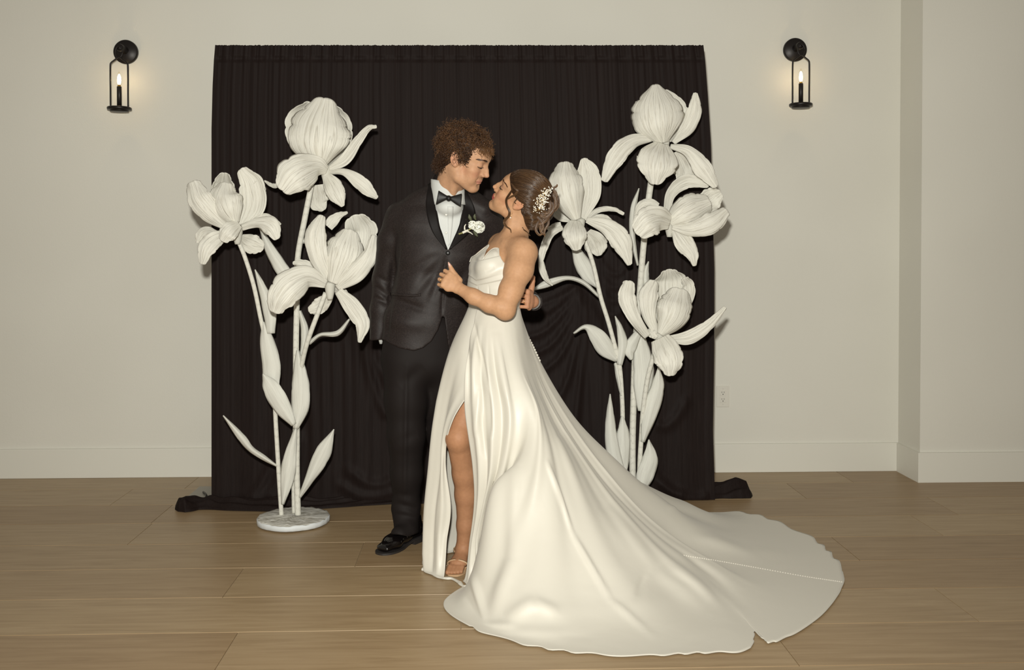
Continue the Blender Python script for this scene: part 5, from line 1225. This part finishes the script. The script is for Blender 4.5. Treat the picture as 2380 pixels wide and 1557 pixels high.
for path, wd, ns in [([(1194, 436), (1186, 448), (1177, 463), (1178, 478), (1184, 491), (1182, 503), (1174, 511), (1172, 519), (1178, 527), (1186, 533), (1188, 541)], .0050, 44),
                     ([(1188, 426), (1196, 436), (1203, 444), (1197, 452), (1188, 457), (1180, 463)], .0048, 40), ([(1206, 458), (1200, 464), (1196, 470), (1200, 474)], .0018, 8),
                     ([(1214, 528), (1218, 534), (1226, 540), (1232, 548)], .0018, 6)]:
    q = catmull(path, 40); y_ = [front(a_, b_, .007) for a_, b_ in q]; y_ = np.array([np.nan if k is None else k for k in y_]); ok = ~np.isnan(y_); y_ = np.interp(np.arange(40), np.arange(40)[ok], y_[ok])
    y_ = np.convolve(np.pad(y_, 4, 'edge'), np.ones(9)/9, 'valid')
    for a, b in zip(A, lock(path, y_, wd, ns, (dk*1.2, md, light*.8), twist=1.0)): a += b
strands('face_tendril', *A, M['hair_smooth'], bh, 5)

# ---- hair comb with pearls
M['pearl'] = mat('pearl', (.75, .72, .64), .18, spec=.8); M['gold'] = mat('gold_wire', (.62, .42, .16), .3, metal=1.0)
hcY = lambda a, b, o_=.008: hit(hbv, a, b, o_, 3.80)
hc = empty('hair_comb', hcY(1262, 468), 'pearl and crystal hair comb pinned above the knot of hair', 'hair accessory')
wire, pear = [], []
spine = catmull([(1248, 488), (1256, 478), (1262, 464), (1266, 452), (1274, 442)], 12)
wire.append(tube(np.array([hcY(*q, .012) for q in spine]), .0009, 6))
for i in range(120):
    q = spine[R7.randint(0, 12)]; e = q+R7.randn(2)*np.array([6.5, 6.0])
    if e[1] > 496 or e[1] < 436 or e[0] > 1282: continue
    a, b = hcY(*q, .012), hcY(*e, R7.uniform(.012, .020)); a[1] = min(a[1], 3.84); b[1] = np.clip(b[1], a[1]-.02, a[1]+.02); wire.append(tube([a, (a+b)/2+(0, -.003, 0), b], .0007, 5))
    for _ in range(2):
        r = R7.uniform(.0013, .0022); vv_, ff_ = sph((0, 0, 0), r, 7); ax_ = R7.randn(3); ax_[1] *= .3; ax_ /= np.linalg.norm(ax_); vv_ = vv_+np.outer(vv_ @ ax_, ax_)*1.1+b+R7.randn(3)*.0035; pear.append((vv_, ff_))
mk('wire', *join(wire), M['gold'], hc); tag(mk('pearls', *join(pear), M['pearl'], hc), kind='stuff')
# ---- jewellery
er = P(1186.5, 506, float(hit(bb, 1190, 495, 0, 3.78)[1])-.002)
e_ = mk('earring', *sph(er, .0032), M['pearl'], bride); mk('hook', *tube([er, er+(.004, 0, .012), er+(.009, .002, .022)], .0006, 6), M['gold'], e_)
def ring(jn, frac, r, m_, parent, stone=False):
    (j, d, pn) = jn; a, b = j[0], j[1]; c_ = a+(b-a)*frac; ax = (b-a)/np.linalg.norm(b-a); u = np.cross(ax, pn); u /= np.linalg.norm(u); w_ = np.cross(ax, u)
    t = np.linspace(0, 2*np.pi, 33); o = mk('ring', *tube(c_+r*(np.cos(t)[:, None]*u+np.sin(t)[:, None]*w_), .0012, 6, False), m_, parent)
    if stone: mk('stone', *sph(c_-pn*(r+.002), .0032, 7), M['pearl'], o)
ring(b_tips[2], .45, .0090, M['gold'], bride, True); ring(g_tips[2], .45, .0105, M['gold'], groom)
M['nail'] = mat('nail', (.62, .38, .30), .25)
for p_, parent in ((b_thumb, bride),):
    d_ = p_[-1]-p_[-2]; d_ /= np.linalg.norm(d_); mk('thumb_nail', *tube([p_[-1]-d_*.002+(0, -.0035, 0), p_[-1]+d_*.008+(0, -.004, 0), p_[-1]+d_*.017+(0, -.003, 0)], [.0056, .0052, .0022], 10), M['nail'], parent)

# ---- boutonniere
bp0 = hit(jb, 1108, 527, .012, 3.98)
bt = empty('boutonniere', bp0, 'white flower boutonniere with ribbon wrapped stem pinned to jacket lapel', 'boutonniere')
M['bloom'] = mat('white_bloom', (.80, .80, .72), .7); M['olive'] = mat('olive_leaf', (.05, .055, .022), .6); M['ribbon'] = mat('cream_ribbon', (.70, .68, .58), .5); M['stalk'] = mat('stalk', (.22, .21, .08), .6)
def bloom(px, py, r, n_pet, nm):
    c_ = hit(jb, px, py, .010, 3.98); parts = []
    for i in range(n_pet):
        ph = i*2.399963; zf = 1-(i+.5)/n_pet*1.0; th = math.acos(max(-1, min(1, zf))); d = np.array([math.sin(th)*math.cos(ph), -math.cos(th), math.sin(th)*math.sin(ph)])
        u = np.cross(d, (0.2, .3, 1)); u /= np.linalg.norm(u); w_ = np.cross(d, u); aa = R7.rand()*6.28; u, w_ = u*math.cos(aa)+w_*math.sin(aa), w_*math.cos(aa)-u*math.sin(aa); V = []
        for a in np.linspace(0, 1, 5):
            for b in np.linspace(-1, 1, 7): V.append(c_+d*r*(.25+.75*a)+u*b*r*.34*(.3+.7*a)+w_*r*.10*math.sin(b*7+i)*a+w_*r*.08*b*b)
        parts.append((np.array(V), grid_faces(5, 7).tolist()))
    parts.append(sph(c_, r*.80, 16)); o = mk(nm, *join(parts), M['bloom'], bt); return o
bloom(1113, 528, .026, 70, 'bloom'); bloom(1098, 523, .019, 46, 'bloom')
st = [hit(jb, a, b, .012, 3.98) for a, b in ((1102, 528), (1090, 534), (1078, 540), (1066, 544))]
mk('stem', *tube(catmull(st, 20), .0036, 8), M['stalk'], bt)
st = [hit(jb, a, b, .013, 3.98) for a, b in ((1088, 535), (1082, 537.5), (1075, 541))]
mk('ribbon_wrap', *tube(catmull(st, 12), [.0048]*4+[.006]*4+[.0055]*4, 10), M['ribbon'], bt)
for e in ([(1080, 534), (1080, 526), (1083, 521)], [(1084, 537), (1092, 540), (1099, 545)]):
    mk('ribbon_tail', *tube(catmull([hit(jb, a, b, .012, 3.98) for a, b in e], 10), np.linspace(.004, .0018, 10), 6), M['ribbon'], bt)
for e, w_ in (([(1090, 526), (1083, 516), (1079, 508)], 4), ([(1098, 516), (1092, 506), (1090, 498)], 4), ([(1106, 512), (1103, 504), (1104, 497)], 3.5), ([(1100, 536), (1106, 544), (1110, 550)], 3.5), ([(1090, 530), (1094, 526), (1098, 522)], 3)):
    yy = float(hit(jb, 1100, 520, .012, 3.98)[1]); blade('leaf', M['olive'], bt, yy, e, [1, w_, .6], [1, w_, .6], [0, -.004, -.006], .003, ruffle=.02, ripple=.001, nu=12, nv=5, th=.001)
